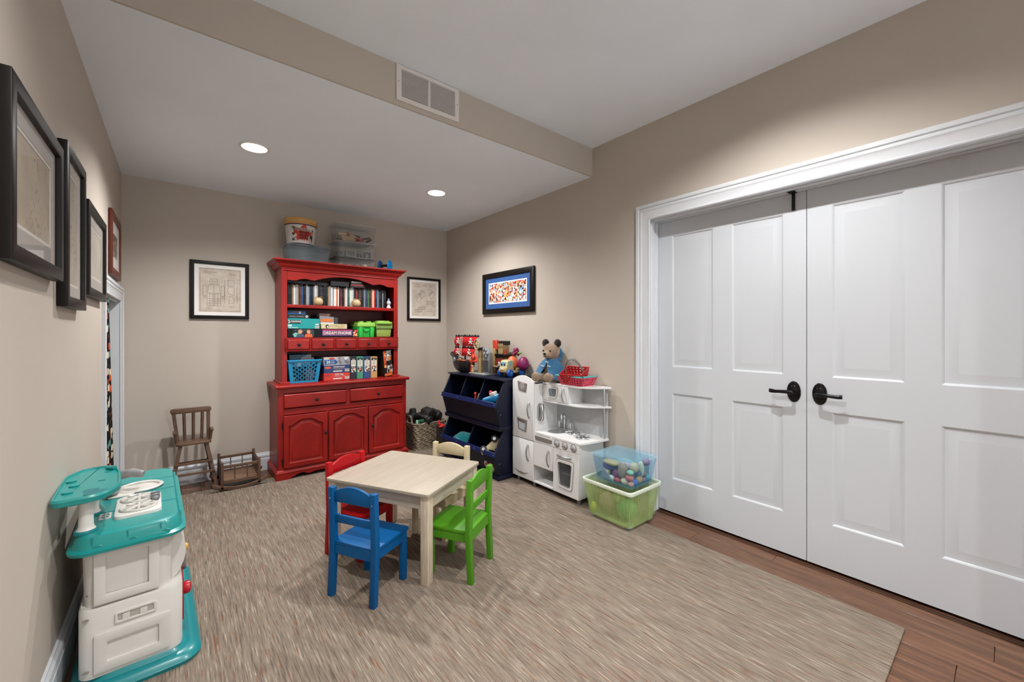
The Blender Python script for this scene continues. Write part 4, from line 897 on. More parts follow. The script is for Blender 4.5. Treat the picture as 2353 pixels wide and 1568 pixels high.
for k, (x0, x1, y0, h, m_, lab) in enumerate(((1.285, 1.375, 4.13, .062, M('8c8378', .5), 'clear framed toy block in the middle tub'), (1.41, 1.45, 4.16, .05, M('4c5a4c', .5), 'dark green block in the middle tub'), (1.47, 1.53, 4.14, .066, M('3a4244', .5), 'charcoal block at right of the middle tub'), (1.21, 1.26, 4.15, .05, M('707274', .5), 'grey block at left of the middle tub'))):
    o = MB().ring([(x0, z), (x1, z), (x1, z+h), (x0, z+h)], [(x0+.008, z+.008), (x1-.008, z+.008), (x1-.008, z+h-.008), (x0+.008, z+h-.008)], 'y', y0, y0+.05).build('toy_block', m_, None, .002, 1, loc=((x0+x1)/2, y0+.02, z)); tag(o, lab, 'toy')
z = ZT+.004
for k, (x, h, m_, lab) in enumerate(((1.23, .03, M('9a8a84', .5), 'mauve toy lump in the lowest tub'), (1.31, .026, M('8a8d90', .5), 'grey toy lump in the lowest tub'), (1.46, .04, M('b5aa8c', .5), 'cream toy ball in the lowest tub'), (1.39, .03, M('6a7072', .5), 'slate toy lump in the lowest tub'))):
    o = MB().ball((x, 4.15, z+h/2), (.03, .04, h/2), 14).build('toy_piece', m_, None, 0, 2, 60, loc=(x, 4.15, z)); tag(o, lab, 'toy')
o = stick('toy_rod', 'thin silver rod in the smoky blue-grey tub', (.88, 4.14, ZT+.035), (.98, 4.15, ZT+.055), .004, SILVER)
o = MB().box(.82, 1.07, 4.12, 4.3, ZT+.004, ZT+.03).build('toy_tray', M('46525a', .4, var=.2), None, .006, 2, loc=(.95, 4.2, ZT+.004)); tag(o, 'dark grey tray lying in the smoky blue-grey tub', 'toy')
# gears bucket
cb = Vector((.893, 4.2, 2.0725)); 
t = thing('toy_bucket', 'round white gears bucket with tan lid on the hutch', 'bucket', cb)
R0, R1 = .112, .131
MB().lathe([(0, 0), (R0, 0), (R0+.002, .004), (R1, .195), (R1-.003, .195)], cb, 48).build('bucket_body', M('cfcbc6', .35, var=.04), t)
MB().lathe([(R1-.02, .185), (R1+.004, .185), (R1+.004, .196), (R1+.010, .198), (R1+.011, .232), (R1+.006, .240), (R1-.01, .240), (R1-.014, .233), (0, .233)], cb, 48).build('lid', M('c59a5c', .4, var=.05), t)
MB().lathe([(R1+.001, .176), (R1+.0035, .178), (R1+.003, .190), (R1, .191)], cb, 48).build('purple_band', M('4a2a52', .4), t)
MB().lathe([(R0+.001, .002), (R0+.003, .003), (R0+.004, .012), (R0+.001, .013)], cb, 48).build('purple_band', M('4a2a52', .4), t)
def wrap(pts_uv, off):   # u: angle from the direction facing the camera, v: height
    a0 = math.atan2(-cb.y, -cb.x)+.10; out = []
    for u, v in pts_uv:
        r = R0+(R1-R0)*v/.195+off; a = a0+u/R1; out.append((cb.x+r*math.cos(a), cb.y+r*math.sin(a), cb.z+v))
    return out
def wrapped(poly_, off, nm, m_):
    m = MB(); m.add(wrap(poly_, off), [tuple(range(len(poly_)))]); return m.build(nm, m_, t, smooth=0)
BR = M('c0301f', .45, var=.05)
blob = [(.006+(.072+.018*math.sin(5*a+.6))*math.cos(a), .095+(.070+.016*math.sin(5*a+1))*math.sin(a)) for a in [2*PI*i/48 for i in range(48)]]
m = MB(); vs = []
for j in range(7): vs += wrap([(.006+(p[0]-.006)*(.001+j/6), .095+(p[1]-.095)*(.001+j/6)) for p in blob], .0012)
m.add(vs, [(j*48+i, j*48+(i+1) % 48, (j+1)*48+(i+1) % 48, (j+1)*48+i) for j in range(6) for i in range(48)]); m.build('red_splat', BR, t, smooth=0)
def wtext(s, size, u, v, m_, off, bold=0.0008, roll=0):
    cu = bpy.data.curves.new('txt', 'FONT'); cu.body = s; cu.size = size; cu.resolution_u = 2; cu.align_x = 'CENTER'; cu.align_y = 'CENTER'; cu.offset = bold
    q = bpy.data.objects.new('txt', cu); COL.objects.link(q); dg = bpy.context.evaluated_depsgraph_get(); me = bpy.data.meshes.new_from_object(q.evaluated_get(dg)); bpy.data.objects.remove(q)
    me.transform(Matrix.Rotation(roll, 4, 'Z')); P = wrap([(p.co.x+u, p.co.y+v) for p in me.vertices], off)
    for p, w_ in zip(me.vertices, P): p.co = Vector(w_)-origin(t)
    link(me, 'lettering', m_, t)
wtext('Super', .050, -.028, .138, M('8f9a90', .4), .0022, .0012, -.02); wtext('Set', .046, .048, .132, M('8f9a90', .4), .0022, .0012, -.05)
for k, v in enumerate((.108, .082, .056)): wtext('GEARS!', .027, .016, v, DK, .0026)
wtext('150', .015, -.034, .042, M('b8452c', .5), .002)
for k, v in enumerate((.145, .095, .045)):
    m = MB(); random.seed(60+k)
    for q in range(7):
        uu, vv_ = -.078+random.uniform(-.013, .013), v+random.uniform(-.014, .014); a = random.uniform(0, PI)
        P = [(uu+.012*math.cos(a)-.003*math.sin(a), vv_+.012*math.sin(a)+.003*math.cos(a)), (uu-.012*math.cos(a)-.003*math.sin(a), vv_-.012*math.sin(a)+.003*math.cos(a)), (uu-.012*math.cos(a)+.003*math.sin(a), vv_-.012*math.sin(a)-.003*math.cos(a)), (uu+.012*math.cos(a)+.003*math.sin(a), vv_+.012*math.sin(a)-.003*math.cos(a))]
        m.add(wrap(P, .0014+q*.00015), [(0, 1, 2, 3)])
    m.build('printed_toy', M(('2a2422', '5a2a22', '2c2a28')[k], .5), t, smooth=0)
wrapped([(.075, .02), (.10, .02), (.105, .06), (.11, .13), (.095, .15), (.08, .10), (.07, .07)], .0016, 'printed_photo', mosaic(52, 35, ((0, '2a2a38'), (.5, 'b8876a'), (.75, '6a3a2a')), '2a2a38', .5))
# blue spool toy
c = Vector((1.685, 4.16, ZT+.054))
t = thing('toy_spool', 'blue toy spool wheel lying at right end of hutch top', 'toy', (c.x, c.y, ZT)); SB = M('0f72ad', .35, var=.05)
ax = Vector((.62, -.78, 0)).normalized()
for s in (-1, 1):
    m = MB(); m.cyl(c+ax*s*.05, c+ax*(s*.05+s*.008), .053, None, 40); m.build('disc', SB if s > 0 else M('0c4f7c', .4), t, .002, 1)
MB().cyl(c-ax*.05, c+ax*.05, .014, None, 20).build('axle', DKG, t)
for s in (-1, 1): m = MB(); m.ball(c+ax*.058+Vector((.42*.02*s, .9*.02*s, .008*s)), .004, 8); m.build('peg', DKG, t)

# ================================================================== navy stacking bins by the right wall
NAVY = M('081027', .38, 0, .35, var=.06); NAVD = M('070d1e', .45, 0, .3, var=.06)
nv = thing('bin_organizer', 'navy blue two-tier toy bin organizer against the right wall', 'organizer', (2.3, 3.22, 0))
NY0, NY1 = 2.772, 3.674; NXB = 2.535
def tier(z0, x0, h, ndiv, base):
    # side profile in (x, z): foot, sloping lower front, lip, sloping opening, top
    prof = [(NXB, z0), (x0+.005, z0), (x0-.005, z0+.045), (x0-.045, z0+h*.45), (x0-.055, z0+h*.50), (x0-.04, z0+h*.545), (x0+.05, z0+h), (NXB, z0+h)]
    for a in (NY0, NY1-.016): MB().prism(prof, 'y', a, a+.016).build('side_panel', NAVY, nv, .002, 1)
    for k in range(1, ndiv):
        y = NY0+(NY1-NY0)*k/ndiv; MB().prism([(NXB-.01, z0+.02), (x0+.03, z0+.02), (x0-.035, z0+h*.47), (x0+.052, z0+h-.016), (NXB-.01, z0+h-.016)], 'y', y-.007, y+.007).build('divider', NAVY, nv, .0015, 1)
    MB().box(NXB-.008, NXB, NY0+.016, NY1-.016, z0, z0+h).build('back_panel', NAVD, nv)
    MB().box(x0+.012, NXB-.008, NY0+.016, NY1-.016, z0+.012, z0+.026).build('bin_floor', NAVD, nv)
    MB().prism([(x0+.004, z0+.012), (x0-.006, z0+.045), (x0-.046, z0+h*.45), (x0-.034, z0+h*.455), (x0+.008, z0+.045), (x0+.016, z0+.012)], 'y', NY0+.016, NY1-.016).build('front_panel', NAVD, nv, .001, 1)
    MB().prism([(x0-.046, z0+h*.45), (x0-.058, z0+h*.455), (x0-.050, z0+h*.552), (x0-.038, z0+h*.552)], 'y', NY0-.004, NY1+.004).build('front_lip', M('0d2150', .4, 0, .35, var=.05), nv, .002, 1)
    for y in (NY0+.012, (NY0+NY1)/2-.15, (NY0+NY1)/2+.15, NY1-.012):
        MB().ball((x0-.056, y, z0+h*.505), (.003, .005, .005), 8).build('bolt_head', SILVER, nv)
    MB().ball((x0+.005, NY0-.001, z0+h*.30), (.005, .003, .005), 8).build('bolt_head', SILVER, nv)
    if base: MB().box(x0-.012, NXB, NY0-.008, NY1+.008, z0-.02, z0+.018).build('base_moulding', NAVY, nv, .004, 2)
tier(.020+ZR, 2.122, .405, 2, True); tier(.447, 2.132, .41, 3, True)
MB().box(2.155, NXB+.005, NY0-.008, NY1+.008, .853, .866).build('top_board', NAVY, nv, .003, 2)
ZN = .8665
# ---- toys in the bins
def blobs(nm, lab, balls, mat, cat='toy', vox=.007, sm=4):
    m = MB()
    for c, r in balls: m.ball(c, r, 14)
    o = remeshed(m, nm, mat, None, vox, sm); return tag(o, lab, cat)
blobs('plush_toy', 'turquoise fluffy plush toy in the left lower bin', [((2.205, 3.46, .205), (.080, .11, .085)), ((2.20, 3.53, .185), (.065, .09, .07)), ((2.22, 3.39, .22), (.065, .07, .07)), ((2.28, 3.45, .11), (.10, .14, .07))], fur('177f8c', '2aa3ac'), 'plush')
blobs('plush_toy', 'small brown plush toy beside the turquoise plush', [((2.18, 3.275, .215), (.05, .035, .065)), ((2.2, 3.28, .15), (.06, .04, .07))], fur('6a3c22', '8f5a36'), 'plush')
def jeep():
    t = thing('toy_jeep', 'tan and white toy jeep tipped in the lower navy bin', 'toy car', on(0, 2.145, 1121, 1018)+Vector((0, 0, -.0)), 0, local=True)
    X_ = (-_R*.75-Vector((0, 0, .66))+_F*-.25).normalized(); Z_ = (_R*.66-Vector((0, 0, .75))-_F*.35); Z_ = (Z_-X_*Z_.dot(X_)).normalized(); Y_ = Z_.cross(X_)
    t.rotation_euler = Matrix((X_, Y_, Z_)).transposed().to_euler()
    tan = M('a89a78', .5, var=.1); b = MB(); b.prism([(-.10, .02), (.10, .02), (.10, .055), (.03, .06), (.015, .085), (-.095, .085)], 'y', -.042, .042); b.build('body', tan, t, .005, 2)
    b = MB(); b.prism([(-.085, .083), (.01, .083), (-.003, .118), (-.08, .118)], 'y', -.038, .038); b.build('cabin', M('c9c6be', .5), t, .004, 2)
    for s in (-1, 1):
        for a in (-.072, -.03): MB().box(a, a+.03, s*.039-.001, s*.039+.001, .090, .112).build('window', DK, t)
        for x in (-.065, .065): m = MB(); m.cyl((x, s*.036, .022), (x, s*.058, .022), .03, None, 20); w_ = m.build('wheel', M('1a1a1a', .7), t, .004, 2); m = MB(); m.cyl((x, s*.057, .022), (x, s*.0595, .022), .014, None, 14); m.build('hub', SILVER, w_)
    MB().box(.03, .075, -.02, .02, .058, .0605).build('hood_badge', M('c8beb0', .5), t)
    for s in (-1, 1): MB().cyl((.099, s*.028, .042), (.104, s*.028, .042), .008, None, 12).build('headlight', WT, t)
jeep()
blobs('toy_parts', 'grey toy parts heaped under the tipped toy jeep', [((2.14, 2.93, .13), (.05, .06, .07)), ((2.18, 3.02, .10), (.07, .07, .05)), ((2.13, 2.86, .12), (.04, .05, .06))], mosaic(61, 60, ((0, '8a8c8e'), (.4, '2a2a2c'), (.7, 'a8a29a'), (.9, '9a2a26')), '6a6a6c', .6), 'toy', .008, 1)
t = thing('toy_boat', 'bright blue and white toy boat poking from upper right bin', 'toy boat', (2.15, 2.915, .672), 0, local=True); t.rotation_euler = (math.radians(-14), math.radians(16), math.radians(88))
b = MB(); b.loft([[(x, y*w_, z) for y, z in ((-.04, .03), (-.025, -.02), (.025, -.02), (.04, .03))] for x, w_ in ((-.12, .55), (-.04, 1), (.06, 1), (.15, .25))]); b.build('hull', M('1d84c4', .35, var=.05), t, .006, 2)
b = MB(); b.box(-.11, .10, -.022, .022, .028, .042); b.build('deck', M('8fc4e6', .35), t, .008, 2)
b = MB(); b.prism(rrect(-.10, -.02, -.025, .025, .02), 'z', .04, .07); b.build('cabin', M('d5cfc8', .4), t, .005, 2)
MB().ball((-.03, 0, .075), (.02, .016, .014)).build('dome', M('c0263a', .3), t)
t = thing('toy_figure', 'tiny red and white toy figure in the upper middle bin', 'toy figure', (2.15, 3.17, .635), .4, local=True)
b = MB(); b.ball((0, 0, .07), .014); b.build('head', M('b0302a', .4), t); b = MB(); b.cyl((0, 0, 0), (0, 0, .06), .013, .009, 12); b.build('torso', M('a52a22', .4), t); b = MB(); b.tube([(-.005, -.02, .0), (-.01, -.045, .075)], .004, 8); b.build('arm', WT, t)
# ---- pirate ship
t = thing('pirate_ship', 'black toy pirate ship with red skull sails on navy bins', 'toy ship', (2.275, 3.54, ZN+.001), 0, local=True); BK = M('17181a', .45, var=.15)
WO[t.name] = Vector((2.30, 3.54, ZN))
b = MB(); L = []
for y, hw, z0, z1 in ((3.425, .040, .02, .135), (3.465, .058, .004, .125), (3.54, .068, 0, .105), (3.61, .062, 0, .115), (3.69, .042, .012, .15), (3.755, .016, .05, .19), (3.785, .006, .11, .205)):
    L.append([(2.30+s*hw*k, y, ZN+z0+(z1-z0)*f) for s, k, f in ((-1, 1, 1), (-1, .95, .55), (-1, .55, .12), (-1, .2, 0), (1, .2, 0), (1, .55, .12), (1, .95, .55), (1, 1, 1))])
b.loft(L); b.build('hull', BK, t, .004, 2)
b = MB(); b.tube([(2.30, 3.76, ZN+.175), (2.30, 3.80, ZN+.195), (2.30, 3.825, ZN+.188)], [.014, .01, .004], 10); b.tube([(2.25, 3.66, ZN+.15), (2.235, 3.70, ZN+.17), (2.25, 3.74, ZN+.185)], .006, 8); b.build('bow_figure', BK, t)
b = MB(); b.box(2.255, 2.345, 3.45, 3.68, ZN+.118, ZN+.128); b.build('deck', M('c0602c', .5), t, .003, 1)
b = MB(); b.cyl((2.31, 3.555, ZN+.12), (2.31, 3.555, ZN+.385), .009, .007, 14); b.build('mast', BK, t)
SAIL = M('b8191f', .45, var=.06)
for k, (z0, z1, y0, y1) in enumerate(((.268, .362, 3.30, 3.70), (.170, .245, 3.33, 3.71))):
    m = MB(); N = 14; rows = []
    for j in range(5):
        rows.append([(2.285-.018*math.sin(PI*j/4), y0+(y1-y0)*i/N, ZN+z0+(z1-z0)*j/4+.004*math.sin(i*1.3)*(1-j/4)) for i in range(N+1)])
    vs = [p for r in rows for p in r]; vs += [(p[0]+.004, p[1], p[2]) for p in vs]; n1 = (N+1); tot = 5*n1
    fs = [(j*n1+i, j*n1+i+1, (j+1)*n1+i+1, (j+1)*n1+i) for j in range(4) for i in range(N)]; fs += [tuple(tot+q for q in reversed(f)) for f in fs]
    m.add(vs, fs); sl = m.build('sail', SAIL, t)
    m = MB(); m.tube([(2.295, y0-.01, ZN+z1+.005), (2.295, y1+.01, ZN+z1+.005)], .008, 8)
    for q in range(9): m.ball((2.295, y0+(y1-y0)*q/8, ZN+z1+.012+.004*(q % 2)), (.006, .016, .008), 8)
    m.build('yard', BK, t)
    for yc in (y0+.085, y1-.085):
        zc = ZN+(z0+z1)/2+.008; xq = 2.262; m = MB(); m.ball((xq, yc, zc+.012), (.004, .018, .016), 12); m.box(xq-.003, xq+.003, yc-.009, yc+.009, zc-.012, zc)
        for s in (-1, 1): m.tube([(xq+.001, yc-s*.03, zc-.030), (xq+.001, yc+s*.03, zc-.004)], .0045, 6)
        m.build('skull_emblem', M('d5d2cc', .5), sl)
        m = MB()
        for s in (-1, 1): m.ball((xq-.004, yc+s*.007, zc+.012), (.002, .005, .005), 8)
        m.build('skull_eyes', DK, sl)
m = MB(); 
for s in (-1, 1): m.tube([(2.245, 3.555+s*.018, ZN+.13), (2.265, 3.555+s*.014, ZN+.365)], .003, 6)
for q in range(12): m.tube([(2.246+q*.002, 3.575, ZN+.14+q*.02), (2.246+q*.002, 3.535, ZN+.14+q*.02)], .0028, 6)
m.build('rope_ladder', M('b8b3a4', .6), t)
for s, yy in ((0, 3.62),):
    m = MB(); m.lathe([(.0, 0), (.024, 0), (.026, .006), (.02, .012), (0, .012)], n=18, m=Matrix.Translation((2.235, yy+.02, ZN+.13)) @ Matrix.Rotation(-PI/2, 4, 'Y')); m.build('ship_wheel', M('8a8f94', .4, .3), t)
# ---- castle playset
t = thing('castle_playset', 'grey and tan toy castle playset beside the pirate ship', 'toy castle', (2.33, 3.29, ZN)); GS = M('7e8184', .5, var=.15); TN2 = M('a48c62', .5, var=.1)
MB().prism(rrect(2.235, 2.44, 3.15, 3.43, .03), 'z', ZN, ZN+.014).build('base', M('8e8f90', .5, var=.1), t, .003, 2)
b = MB(); b.prism([(3.155, ZN+.014), (3.235, ZN+.014), (3.235, ZN+.15), (3.25, ZN+.16), (3.25, ZN+.23), (3.225, ZN+.262), (3.185, ZN+.25), (3.15, ZN+.215), (3.145, ZN+.15)], 'x', 2.29, 2.33); b.build('rock_wall', GS, t, .008, 2)
for c, r in (((2.288, 3.2, ZN+.235), .016), ((2.287, 3.175, ZN+.205), .02), ((2.286, 3.22, ZN+.20), .018), ((2.287, 3.195, ZN+.175), .016), ((2.287, 3.235, ZN+.245), .013)): m = MB(); m.ball(c, (.01, r, r), 12); m.build('stone', GS, t)
b = MB(); 
for q in range(6): b.box(2.283, 2.289, 3.16+q*.014, 3.168+q*.014, ZN+.03, ZN+.14)
b.build('gate_bars', M('4c4f52', .5), t)
b = MB(); b.box(2.27, 2.30, 3.262, 3.305, ZN+.014, ZN+.26); b.build('tower', TN2, t, .003, 2)
b = MB(); b.box(2.26, 2.31, 3.255, 3.312, ZN+.235, ZN+.262); b.build('tower_cap', BK, t, .003, 1)
wc = Vector((2.245, 3.29, ZN+.292)); b = MB(); b.tube([wc+Vector((0, .046*math.cos(a), .046*math.sin(a))) for a in [2*PI*i/28 for i in range(28)]], .005, 8, True)
for k in range(4): a = PI*k/4; b.tube([wc+Vector((0, .045*math.cos(a), .045*math.sin(a))), wc-Vector((0, .045*math.cos(a), .045*math.sin(a)))], .003, 6)
b.ball(wc, (.01, .012, .012)); b.build('wheel', M('b0a67e', .5), t)
ORG = M('c8432a', .45, var=.06)
b = MB(); b.cyl((2.25, 3.385, ZN+.014), (2.25, 3.385, ZN+.125), .012, .011, 14); b.cyl((2.25, 3.385, ZN+.115), (2.25, 3.385, ZN+.135), .026, .03, 18); b.build('crane_post', ORG, t)
b = MB(); b.tube([(2.25, 3.385, ZN+.13), (2.25, 3.385, ZN+.17), (2.25, 3.36, ZN+.20), (2.25, 3.325, ZN+.195), (2.25, 3.30, ZN+.16), (2.25, 3.295, ZN+.125)], .009, 10); b.tube([(2.25, 3.30, ZN+.125), (2.25, 3.38, ZN+.128)], .011, 10); b.ball((2.25, 3.35, ZN+.165), (.02, .028, .03)); b.build('crane_arm', ORG, t)
m = MB(); m.ball((2.243, 3.352, ZN+.075), (.01, .011, .012)); m.cyl((2.243, 3.352, ZN+.014), (2.243, 3.352, ZN+.066), .014, .009, 12)
for s in (-1, 1): m.tube([(2.243, 3.352+s*.009, ZN+.05), (2.238, 3.352-s*.02*1, ZN+.085 if s < 0 else ZN+.03)], .004, 6)
m.build('knight_figure', M('a89466', .5), t)
MB().prism([(3.165, ZN+.24), (3.235, ZN+.24), (3.245, ZN+.33), (3.185, ZN+.335)], 'x', 2.40, 2.43).build('flag', ORG, t, .003, 1)
MB().box(2.395, 2.437, 3.195, 3.245, ZN+.014, ZN+.25).build('back_tower', TN2, t, .004, 2)
# ---- pirate fort
t = thing('toy_fort', 'brown toy fort tower with striped pirate flag behind the truck', 'toy fort', (2.44, 3.12, ZN)); BRW = M('6b4a34', .5, var=.15)
MB().box(2.40, 2.50, 3.05, 3.17, ZN, ZN+.17).build('tower', BRW, t, .004, 2)
b = MB(); b.hexa([(2.39, 3.04, ZN+.17), (2.39, 3.18, ZN+.17), (2.51, 3.18, ZN+.17), (2.51, 3.04, ZN+.17)], [(2.38, 3.03, ZN+.2), (2.38, 3.19, ZN+.2), (2.52, 3.19, ZN+.2), (2.52, 3.03, ZN+.2)]); b.build('gallery', BK, t, .003, 1)
b = MB(); b.box(2.41, 2.49, 3.09, 3.165, ZN+.2, ZN+.285)
for q in range(4): b.box(2.404, 2.412, 3.088+q*.021, 3.1+q*.021, ZN+.26, ZN+.30)
b.build('turret', TN2, t, .003, 1)
b = MB(); b.box(2.43, 2.5, 3.085, 3.20, ZN+.285, ZN+.325); b.box(2.46, 2.5, 3.14, 3.24, ZN+.2, ZN+.315); b.build('roof', BK, t, .006, 2)
fl_ = MB(); fl_.box(2.385, 2.389, 3.065, 3.165, ZN+.03, ZN+.155); f_ = fl_.build('striped_flag', stripes('b83a22', '1b1a1a', 1, 55.0), t)
m = MB(); m.ball((2.383, 3.115, ZN+.115), (.003, .014, .014), 12); m.box(2.381, 2.385, 3.107, 3.123, ZN+.09, ZN+.106)
for s in (-1, 1): m.tube([(2.383, 3.115-s*.024, ZN+.065), (2.383, 3.115+s*.024, ZN+.09)], .0035, 6)
m.build('skull_emblem', M('d5d2cc', .5), f_)
MB().lathe([(0, 0), (.014, 0), (.008, .02), (.010, .03), (.006, .045), (0, .048)], (2.42, 3.062, ZN+.2), 14).build('red_figure', M('b8262c', .4), t)
m = MB(); m.tube([(2.33, 3.105, ZN+.07), (2.36, 3.10, ZN+.072)], [.014, .018], 12); m.tube([(2.36, 3.10, ZN+.072), (2.40, 3.10, ZN+.075)], .02, 12); m.build('cannon', M('23313f', .4), t); MB().tube([(2.325, 3.06, ZN+.085), (2.345, 3.16, ZN+.085)], .007, 8).build('cannon_rail', TN2, t)
# ---- vehicle with egg load
t = thing('toy_truck', 'cream smiling toy truck with blue wheels on navy bins', 'toy truck', (2.405, 2.965, ZN+.001), math.radians(186), local=True); CRM = M('b9ad84', .45, var=.06); BLW = M('0f4fa8', .35, var=.05)
b = MB(); b.prism([(.005, .035), (.10, .035), (.112, .05), (.112, .075), (.098, .09), (.09, .135), (.075, .152), (.02, .155), (.005, .14)], 'y', -.048, .048); b.build('cab', CRM, t, .014, 4)
b = MB(); b.prism([(-.12, .03), (.03, .03), (.03, .055), (-.105, .055), (-.12, .07)], 'y', -.045, .045); b.build('bed', CRM, t, .008, 3)
MB().box(.088, .0965, -.034, .034, .10, .138).build('windscreen', M('7fb0bc', .3), t, .003, 1)
for s in (-1, 1):
    MB().box(.03, .072, s*.0475-.002, s*.0475+.002, .10, .138).build('side_window', M('7fb0bc', .3), t, .0015, 1)
    m = MB(); m.ball((.1, s*.018, .112), (.004, .008, .010), 12); m.build('eye', DK, t); m = MB(); m.ball((.108, s*.035, .075), (.004, .009, .007), 12); m.build('cheek', M('b86a4c', .5), t)
    for x in (.068, -.085):
        m = MB(); m.cyl((x, s*.046, .034), (x, s*.074, .034), .034, None, 28); w_ = m.build('wheel', BLW, t, .006, 2); m = MB(); m.cyl((x, s*.073, .034), (x, s*.076, .034), .020, None, 20); h_ = m.build('hub', M('2a6ac0', .35), w_, .002, 1); m = MB(); m.ball((x, s*.077, .034), .006, 10); m.build('axle_cap', SILVER, h_) if False else m.build('axle_cap', SILVER, w_)
m = MB(); m.tube([(.112, -.022, .068), (.116, -.01, .063), (.117, .01, .063), (.112, .022, .068)], .002, 6); m.build('smile', M('5a4a34', .6), t)
o = MB().lathe([(0, -.062), (.03, -.056), (.05, -.03), (.054, -.005), (.046, .03), (.028, .056), (0, .066)], (0, 0, 0), 24).build('toy_egg', M('d8693a', .4, var=.05), None, 0, 2, 60, loc=(0, 0, 0)); o.location = (2.435, 2.978, ZN+.122); tag(o, 'orange toy egg riding in the toy truck bed', 'toy egg')
o = MB().lathe([(0, -.062), (.03, -.056), (.05, -.03), (.054, -.005), (.046, .03), (.028, .056), (0, .066)], (0, 0, 0), 24).build('toy_egg', M('7c1554', .4, var=.05), None, 0, 2, 60, loc=(0, 0, 0)); o.location = (2.497, 2.89, ZN+.116); tag(o, 'purple toy egg behind the orange egg', 'toy egg')
t = thing('toy_berry', 'magenta toy berry cluster with green leaf atop the eggs', 'toy fruit', (2.487, 2.985, ZN+.19)); random.seed(9); m = MB()
for k in range(16): a = k*2.4; zz = k/16*.06; rr = .026*math.sqrt(max(.1, 1-(zz/.075))); m.ball((2.487+rr*math.cos(a), 2.985+rr*math.sin(a), ZN+.195+zz), .014, 8)
m.build('berry', M('8c1550', .4), t); m = MB(); m.ball((2.490, 2.935, ZN+.212), (.022, .02, .011)); m.build('leaf', M('6f9c4a', .5), t)
# ================================================================== white play kitchen
KX, KB = 2.248, 2.53; KZ = .055
t = kt = thing('play_kitchen', 'white wooden retro play kitchen with fridge and oven', 'play kitchen', (2.39, 2.36, ZR)); KW = M('dcdcdc', .4, var=.03); KG = M('77736f', .45, var=.06)
F0, F1, C1 = 2.745, 2.478, 1.992
b = MB(); b.box(KX+.016, KB, F0-.012, F0, KZ, .862); b.box(KX+.016, KB, F1, F1+.012, KZ, .862); b.box(KX+.016, KB, F1, F0, .850, .862); b.box(KX+.016, KB, F1, F0, KZ, KZ+.012); b.box(KB-.008, KB, F1+.012, F0-.012, KZ+.012, .850); b.build('fridge_body', KW, t, .0015, 1)
N = 16; arcp = [(F0-(F0-F1)*i/N, .866+.047*math.sin(PI*i/N)**.75) for i in range(N+1)]
fd = MB().prism([(F0, .386)]+arcp+[(F1, .386)], 'x', KX, KX+.014).build('fridge_door', KW, t, .003, 2)
ld = MB().box(KX, KX+.014, F1, F0, KZ, .381).build('freezer_door', KW, t, .003, 2)
def badge(pts, d, m_, parent, nm): return MB().prism(pts, 'x', KX-d, KX+.001).build(nm, m_, parent, .001, 1)
bd = badge([(2.675, .862), (2.555, .848), (2.568, .775), (2.662, .787)], .004, KG, fd, 'grille_badge')
for q in range(7): MB().box(KX-.0052, KX-.004, 2.572, 2.66, .786+q*.010, .790+q*.010).build('grille_line', M('b8b6b2', .4, .4), fd)
m = MB(); m.prism(ellipse(2.614, .822, .026, .030, 24), 'x', KX-.0075, KX-.004); m.build('dial', M('c8c6c2', .35, .3), fd); m = MB(); m.ring(ellipse(2.614, .822, .018, .022, 24), ellipse(2.614, .822, .014, .018, 24), 'x', KX-.0085, KX-.007); m.build('dial_ring', KG, fd)
badge([(2.684, .560), (2.553, .545), (2.566, .443), (2.665, .458)], .004, KG, fd, 'dispenser'); MB().prism([(2.660, .522), (2.576, .512), (2.583, .456), (2.650, .466)], 'x', KX-.0048, KX-.0035).build('dispenser_recess', M('aab0b8', .4), fd)
for q in range(4): MB().cyl((KX-.004, 2.660-q*.022, .541-q*.0025), (KX-.009, 2.660-q*.022, .541-q*.0025), .0065, None, 12).build('button', CHROME, fd)
def bow(y0, z0, y1, z1, parent, out=.022, r=.007):
    pts = []; 
    for i in range(9):
        u = i/8; pts.append((KX-out*math.sin(PI*u)**.6 if 0 < i < 8 else KX, y0+(y1-y0)*u, z0+(z1-z0)*u))
    return MB().tube(pts, [r*1.3]+[r]*7+[r*1.3], 10).build('handle', SILVER, parent)
bow(2.528, .569, 2.528, .699, fd); bow(2.541, .214, 2.541, .344, ld)
m = MB(); m.prism([(2.713, .113), (2.66, .101), (2.628, .104), (2.59, .101), (2.541, .113), (2.585, .090), (2.628, .083), (2.67, .090)], 'x', KX-.003, KX); m.build('wing_emblem', KG, ld)
# phone on the fridge side
m = MB(); m.prism(rrect(2.288, 2.350, .545, .69, .03), 'y', F1-.008, F1); m.build('phone_plate', SILVER, t, .002, 2)
m = MB(); m.tube([(2.322, F1-.012, .555), (2.322, F1-.022, .575), (2.322, F1-.024, .615), (2.322, F1-.022, .655), (2.322, F1-.012, .678)], [.021, .019, .013, .019, .022], 12); m.build('phone_handset', CHROME, t)
# counter and base cabinets
N = 14; ce = [(KX-.002, C1)]+[(KX+.0+(KB-KX)*(.5-.5*math.cos(PI*i/N)), C1-.006-.046*math.sin(PI/2*min(1, i/N*1.15))) for i in range(1, N)]+[(KB, C1-.052)]
SK = (2.385, 2.345, .068, .066); top_out = [(KX-.002, F1)]+ce+[(KB, F1)]
b = MB(); so_ = [(KX-.002, F1), (KX-.002, 2.26), (KB, 2.26), (KB, F1)]
ns = 32; inn = ellipse(*SK, ns); outp = []
for i in range(ns):
    a = 2*PI*i/ns; dx, dy = math.cos(a), math.sin(a); q = min((KB-SK[0])/dx if dx > 1e-6 else 9, (KX-.002-SK[0])/dx if dx < -1e-6 else 9, (F1-SK[1])/dy if dy > 1e-6 else 9, (2.262-SK[1])/dy if dy < -1e-6 else 9); outp.append((SK[0]+dx*q, SK[1]+dy*q))
